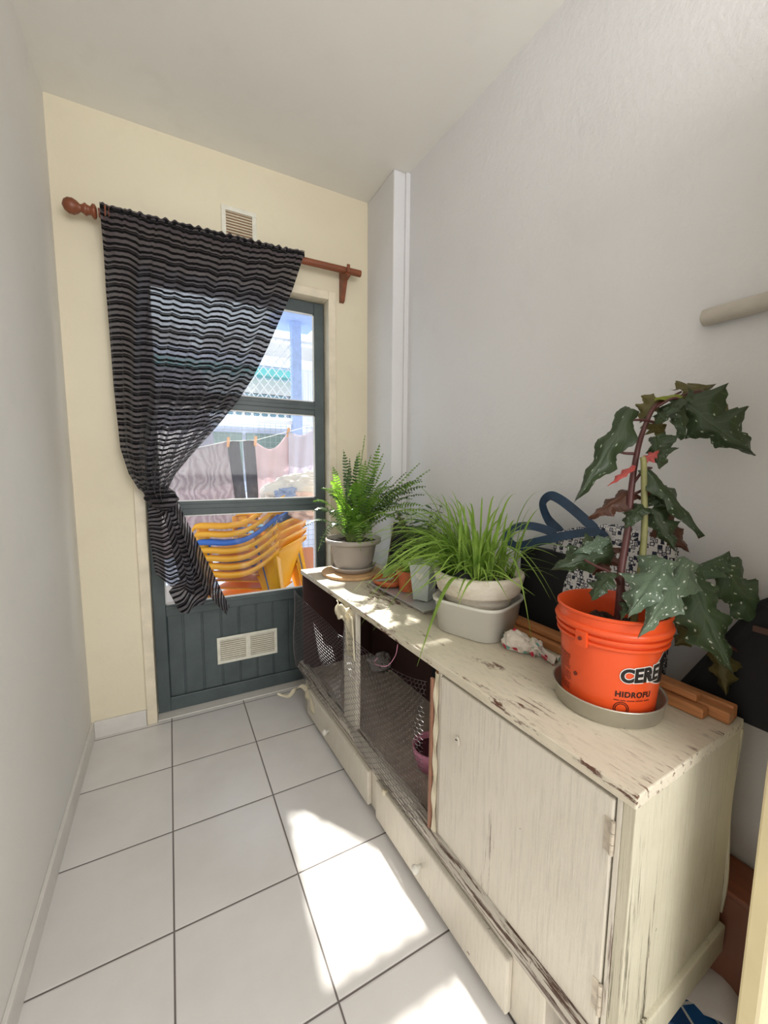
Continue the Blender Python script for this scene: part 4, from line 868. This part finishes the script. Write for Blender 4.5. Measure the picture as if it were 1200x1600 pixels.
# ------------------------------------------------------------------ outside
M_conc=simple('balcony_floor_tile',sr(190,180,170),.7,var=.1)
o=MB().box((-1.6,2.26,-.10),(2.2,4.4,-.02)).build('floor_balcony',M_conc); prop(o,kind='structure')
o=MB().box((-1.8,2.26,2.78),(2.4,3.9,2.95)).build('ceiling_balcony',M_conc); prop(o,kind='structure')
M_cage=simple('white_cage_metal',sr(230,232,236),.4,var=.03); M_cgrid=simple('grey_green_wire',sr(150,160,160),.4)
cg=empty('balcony_cage',(0,4.0,0),label='white metal balcony cage with diamond lattice above the wire grid',cat='cage')
m=MB()
def bar(a,b,r,n=4): m.tube([a,b],r,n)
X0,X1,Z0,Z1=-1.2,1.10,1.66,2.42; cw=.078; ch_=.10
sl_=ch_/cw; k=int((X1-X0+ (Z1-Z0)/sl_)/cw)+1
for i in range(-12,k+2):
    for sg in (1,-1):
        xa=X0+i*cw if sg>0 else X0+i*cw
        # line x = xa + sg*(z-Z0)/sl
        if sg>0: za,zb=Z0,Z1; p=[xa-(0),xa+(Z1-Z0)/sl_]
        else: za,zb=Z0,Z1; p=[xa,xa-(Z1-Z0)/sl_]
        # clip
        (xs_,xe)=p; ts=[0,1]
        def cl(xlim,keep_low):
            pass
        dx=xe-xs_; t0,t1=0,1
        for lim,s2 in ((X0,1),(X1,-1)):
            # s2*(x-lim)>=0
            f0=s2*(xs_-lim); f1=s2*(xe-lim)
            if f0<0 and f1<0: t0,t1=1,0; break
            if f0<0: t0=max(t0,-f0/(f1-f0))
            if f1<0: t1=min(t1,f0/(f0-f1))
        if t1-t0>.02: bar((xs_+dx*t0,0,lerp(Z0,Z1,t0)),(xs_+dx*t1,0,lerp(Z0,Z1,t1)),.0042)
m.build('diamond_lattice',M_cage,cg)
m=MB()
for x in [X0+.052*i for i in range(int((1.6-X0)/.052)+1)]: bar((x,.02,.0),(x,.02,1.64),.0022,3)
for i in range(32): bar((X0,.02,.05+i*.052),(1.6,.02,.05+i*.052),.0022,3)
m.build('wire_grid',M_cgrid,cg)
[MB().box((X0,-.015,za_),(1.62,.03,zb_)).build('rail',M_cage,cg) for za_,zb_ in ((1.635,1.665),(2.42,2.435),(0,.05))]
M_blp=simple('pale_blue_post',sr(170,190,232),.5,var=.12,ns=30)
m=MB(); m.box((1.09,-.05,0),(1.18,.04,2.62)); m.box((.95,-.4,2.60),(1.35,.3,2.72)); m.build('post',M_blp,cg,bevel=.004)
m=MB()
for i in range(14): 
    x=1.20+.026*i; bar((x,.0+.01*math.sin(i*2),1.67),(x+.006,.01*math.sin(i*2),2.16),.004,4)
m.build('folded_net',M_cage,cg)
bar_=None
# slatted white screen right of post
M_scr=simple('lilac_white_panel',sr(222,224,238),.6,var=.03)
o=MB().box((1.25,4.25,-.02),(2.15,4.29,2.22)).build('side_screen',M_scr); prop(o,'pale lilac side screen outside right of the cage post','screen')
# apartment building
M_b1=simple('facade_lilac',sr(214,216,232),.8,var=.04); M_b2=simple('facade_beige',sr(196,190,186),.8,var=.08,ns=2); M_b3=simple('facade_teal',sr(96,170,166),.6,var=.08); M_b4=simple('facade_window',sr(104,138,150),.25,var=.4,ns=1.6); M_b5=simple('facade_green_window',sr(90,110,100),.3,var=.3,ns=2)
ab=empty('apartment_building',(0,8.6,-6),label='pale apartment building with teal awning strip seen beyond the cage',cat='building')
MB().box((-5,.3,0),(6,3,9.15)).build('wall',M_b1,ab)
m=MB(); 
for z in (9.50,): m.box((-5,-.05,z-.35),(6,.2,z-.10))
for z0_,z1_ in ((9.22,9.42),(8.0,8.22),(6.4,6.7)): m.box((-5,-.1,z0_),(6,.3,z1_))
m.build('balcony_slab',M_b1,ab)
m=MB()
for i in range(12): m.box((-5+i*.95,.1,9.42),(-5+i*.95+.7,.5,9.75))
m.build('roof_store',M_b2,ab)
MB().box((-5,-.15,9.02),(6,.1,9.16)).build('awning',M_b3,ab)
MB().box((-5,.22,8.72),(6,.28,9.02)).build('band',M_b2,ab)
for i in range(12):
    for z0_,z1_,mt in ((8.24,8.70,M_b4),(6.9,7.9,M_b5),(5.4,6.2,M_b4)): MB().box((-5+i*.92,.2,z0_),(-5+i*.92+.84,.28,z1_)).build('window',mt,ab)
# clothes line with washing and pegs
YL=3.3
M_line=simple('white_cord',sr(235,235,235),.5)
LP=[(-1.5,YL,1.36),(-.4,YL,1.345),(.165,YL,1.350),(.40,YL,1.41),(.60,YL,1.425),(.62,YL,1.43),(1.02,YL,1.55),(1.6,YL,1.66)]
m=MB(); m.tube(LP,.003,6); o=m.build('clothes_line',M_line); prop(o,'white clothes line stretched across the balcony','clothes line')
def lz(x):
    for a,b in zip(LP,LP[1:]):
        if a[0]<=x<=b[0]: return lerp(a[2],b[2],(x-a[0])/(b[0]-a[0]))
    return 1.4
t=NT('plush_towel'); nz=t.noise(14,5,.75,sc=(1,1,1)); n2=t.N('ShaderNodeTexWave'); n2.inputs['Scale'].default_value=7; n2.inputs['Distortion'].default_value=16; n2.inputs['Detail'].default_value=4; t.L(t.coord('Object'),n2.inputs['Vector']); col=t.mix(n2.outputs['Fac'],sr(164,150,158),sr(200,190,196)); t.base(col,.95); t.translucent(.3,sr(190,175,185)); t.nrm(t.bump(n2.outputs['Fac'],.6,.01)); M_towel=t.m
m=MB(); m.grid(lambda u,v:Vector((lerp(-1.1,.318-.07*max(0,1-v*1.15),u),3.42+.025*math.sin(u*26)*(.3+v),lerp(1.93,1.36,v))),60,16); o=m.build('sun_blocker_sheet',simple('sun_blocker_cloth',sr(150,150,168),.9,var=.08),smooth=True,solid=.002); prop(o,'grey sheet added outside behind the curtain to block sun','sun_blocker_sheet')  # sheet added behind the curtain to cut the sun patch's left edge
M_blkc=simple('black_cloth',sr(70,68,76),.9,var=.3,ns=40); M_shirt=simple('pale_pink_cloth',sr(232,214,218),.9,var=.06,tr=.35,trc=sr(240,225,228)); M_shirt2=simple('pale_lilac_cloth',sr(226,220,230),.9,var=.06,tr=.35,trc=sr(235,230,240))
def hang(name,x0,x1,zb,mat,label,cat,sag=0,fold=6,amp=.02,taper=0,yo=0,seed=0,group=None,ztop=0):
    def f(u,v):
        x=lerp(x0+taper*v*0,x1+taper*v,u); zt=lz(lerp(x0,x1,u))-sag*math.sin(PI*u)+ztop; z=lerp(zt,zb,v)
        return Vector((x,YL-.006+yo+amp*v*math.sin(u*fold*2*PI+seed+v)+amp*.3*math.sin(u*fold*5+seed),z))
    def back(u,v):
        p=f(u,v*.35); p.y+=.02+.01*v; return p
    m=MB(); m.grid(f,60,30); m.grid(back,60,6); o=m.build(name,mat,smooth=True,solid=.002); return prop(o,label,cat,group)
hang('towel',-.55,.395,.55,M_towel,'plush mauve grey towel hanging left on the clothes line','towel',sag=.01,fold=3,amp=.018,taper=.09)
def leg_(x0,x1,tx):
    pass
tro=empty('trousers',(.49,YL,0),label='black trousers hanging by the waist between towel and shirt',cat='trousers')
for (a,b,tb) in ((.40,.485,.055),(.515,.60,.03)):
    m=MB()
    def f(u,v): 
        x=lerp(a,b,u)+tb*v-(.02*v if u>.5 else -.02*v)*0-.49; return Vector((x,.004*math.sin(u*9)+.01*v,lerp(lz(lerp(a,b,u)),.80,v)))
    m.grid(f,16,24); m.build('leg',M_blkc,tro,smooth=True,solid=.008)
hang('shirt',.60,.87,.80,M_shirt,'pale pink shirt pegged with a drooping neckline on the line','shirt',sag=.10,fold=3,amp=.03,taper=.0,seed=1)
hang('shirt',.86,1.11,.78,M_shirt2,'lilac white shirt hanging rightmost on the clothes line','shirt',sag=.055,fold=3,amp=.03,seed=2,yo=-.03)
M_peg=simple('wooden_peg',sr(216,160,112),.6)
for k,(x,lab) in enumerate(((.405,'wooden peg holding the towel and black trousers'),(.605,'wooden peg at the black trousers and pink shirt'),(.865,'wooden peg between the two pale shirts'))):
    m=MB(); z=lz(x); Tp=Matrix.Translation((0,0,0))@Matrix.Rotation(.12,4,'Y'); m.box((-.009,-.012,-.045),(.009,-.004,.03),Tp); m.box((-.009,.010,-.045),(.009,.018,.03),Tp); m.box((-.007,-.006,-.006),(.007,.012,.006),Tp)
    o=m.build('clothes_peg',M_peg,bevel=.001); o.location=(x,YL-.012,z); prop(o,lab,'clothes peg',group='wooden pegs on the clothes line')
# stacked plastic armchairs
def plas(name,c): return simple(name,c,.28,var=.06,ns=3,tr=.42,trc=c)
M_yel=plas('yellow_plastic',sr(255,198,14)); M_blu=plas('blue_plastic',sr(40,120,220))
def chair_mesh():
    parts={}
    # local: faces +x ; seat z .40
    m=MB(); m.grid(lambda u,v:Vector((lerp(-.20,.22,u),lerp(-.21,.21,v)*lerp(.88,1.05,u),.395-.018*math.sin(PI*v)*math.sin(PI*min(1,u*1.1))-.02*max(0,u-.85)/.15)),14,12); parts['seat']=m
    m=MB()
    def bf_(u,v):
        a=lerp(-1,1,u); wd=lerp(.20,.245,v); x=-.20-.13*v+.055*a*a*(.4+.6*v); z=.40+.37*v-.035*a*a*v*v
        return Vector((x-.02*(v>.95),a*wd,z))
    m.grid(bf_,18,12); parts['backrest']=m
    arms=[]
    for sg in (-1,1):
        m=MB()
        C_=crom([(-.285,sg*.235,.735),(-.20,sg*.262,.66),(-.10,sg*.275,.60),(.02,sg*.278,.575),(.14,sg*.27,.572),(.225,sg*.262,.565),(.25,sg*.262,.54)],5)
        n=len(C_); i=len(m.v)
        for k_,p in enumerate(C_):
            hw_=.028+.006*math.sin(k_*.2); m.v+=[tuple(p+Vector((0,sg*hw_,-.028))),tuple(p+Vector((0,sg*hw_,-.004))),tuple(p+Vector((0,sg*hw_*.6,.004))),tuple(p+Vector((0,-sg*hw_*.6,.004))),tuple(p+Vector((0,-sg*hw_,-.004)))]
        for k_ in range(n-1):
            for j in range(4): m.face((i+5*k_+j,i+5*k_+j+1,i+5*k_+6+j,i+5*k_+5+j))
        arms.append(m)
    legs=[]
    for sg in (-1,1):
        for fr in (1,-1):
            m=MB()
            if fr>0: top=Vector((.235,sg*.255,.56)); bot=Vector((.27,sg*.27,0)); w1,w0=.085,.045
            else: top=Vector((-.25,sg*.235,.55)); bot=Vector((-.33,sg*.26,0)); w1,w0=.13,.05
            def lf(u,v,top=top,bot=bot,w1=w1,w0=w0,sg=sg,fr=fr):
                p=top.lerp(bot,v); w_=lerp(w1,w0,v**.6); a=u
                if a<.5: return p+Vector((-fr*w_*(1-a*2),0,0))
                return p+Vector((0,-sg*w_*.8*(a*2-1),0))
            m.grid(lf,8,14); legs.append(m)
    return parts,arms,legs
proto=None
pa,ar_,lg_=chair_mesh()
def make_chair(mat,label):
    e=empty('plastic_chair',label=label,cat='chair',group='stacked plastic armchairs on the balcony')
    for n_,m in pa.items(): m.build(n_,mat,e,smooth=True,solid=.006)
    for m in ar_: m.build('armrest',mat,e,smooth=True,solid=.005)
    for m in lg_: m.build('leg',mat,e,smooth=True,solid=.005)
    return e
cy=make_chair(M_yel,'yellow plastic armchair at the bottom of the stack outside'); cb=make_chair(M_blu,'blue plastic armchair, the only blue one in the yellow stack')
CB=(.50,2.86,-.02); CRZ=PI-.62
cy.location=CB; cy.rotation_euler=(0,0,CRZ)
names=['second yellow armchair up from the bottom of the stack','third yellow armchair up, in the lower middle of the stack','yellow armchair in the stack directly below the blue one',None,'yellow armchair in the stack directly above the blue one','yellow armchair at the very top of the stack']
for k,nm in enumerate(names):
    z=CB[2]+.052*(k+1)
    if nm is None: r=cb
    else:
        r=cy.copy(); C.objects.link(r); r['label']=nm
        for ch in list(cy.children):
            c_=ch.copy(); C.objects.link(c_); c_.parent=r
    r.location=(CB[0]-.004*k,CB[1],z); r.rotation_euler=(0,0,CRZ)
# washing dumped on the chairs
M_wc=simple('white_laundry',sr(232,228,226),.9,var=.06,tr=.25,trc=sr(240,238,236)); M_pc=simple('pink_laundry',sr(226,196,192),.9,var=.1); M_bc=simple('blue_laundry',sr(150,166,206),.9,var=.15)
def draped(name,P,w_,mat,label,seed):
    pts=crom(P,6); n=len(pts); m=MB()
    def f(u,v):
        i=min(int(v*(n-1)),n-2); q=v*(n-1)-i; p=pts[i].lerp(pts[i+1],q); t_=(pts[i+1]-pts[i]).normalized(); s2=Vector((.8,-.6,0))
        return p+s2*(w_*(u-.5)+.008*math.sin(v*17+seed))+Vector((0,0,1))*(.012*math.sin(u*9+seed+v*5))+Vector((-.5,-.8,0))*(.012*math.sin(u*14+seed))
    m.grid(f,24,30); o=m.build(name,mat,smooth=True,solid=.003); prop(o,label,'laundry'); return o
draped('laundry_cloth',[(.62,2.80,1.085),(.56,2.66,1.06),(.53,2.58,.98),(.54,2.56,.90),(.56,2.55,.82)],.09,M_wc,'white cloth hanging down over the stacked yellow chairs',1)
crumple('laundry_heap',(.80,2.66,.97),(.22,.13,.10),M_wc,11.0,'white washing heaped on top of the yellow chairs','laundry',amp=.35)
crumple('laundry_heap',(.70,2.58,1.0),(.11,.06,.045),M_bc,14.0,'blue washing lying on the white heap outside','laundry',amp=.35)
crumple('laundry_heap',(.78,2.55,.88),(.13,.05,.10),M_pc,17.0,'pink washing drooping from the chair stack','laundry',amp=.4)
M_pl=simple('pinkish_plank',sr(206,140,112),.6,var=.15,ns=6,sc=(6,6,.6))
o=MB().box((.83,2.88,-.02),(.93,2.92,.62)).build('wooden_plank',M_pl,bevel=.002); prop(o,'pinkish wooden plank standing behind the chair stack','plank')
M_red=simple('red_plastic',sr(222,60,86),.4,var=.1)
rb=empty('red_basin',(-.02,2.62,-.02),label='red and white plastic basin low outside the door',cat='basin')
m=MB(); m.lathe([(.12,0),(.15,.2),(.17,.48),(.165,.48),(.14,.2),(.11,.02)],32); m.build('basin',M_red,rb,smooth=True); m=MB(); m.lathe([(.168,.47),(.18,.475),(.18,.50),(.168,.50)],32); m.build('rim',M_wc,rb,smooth=True)
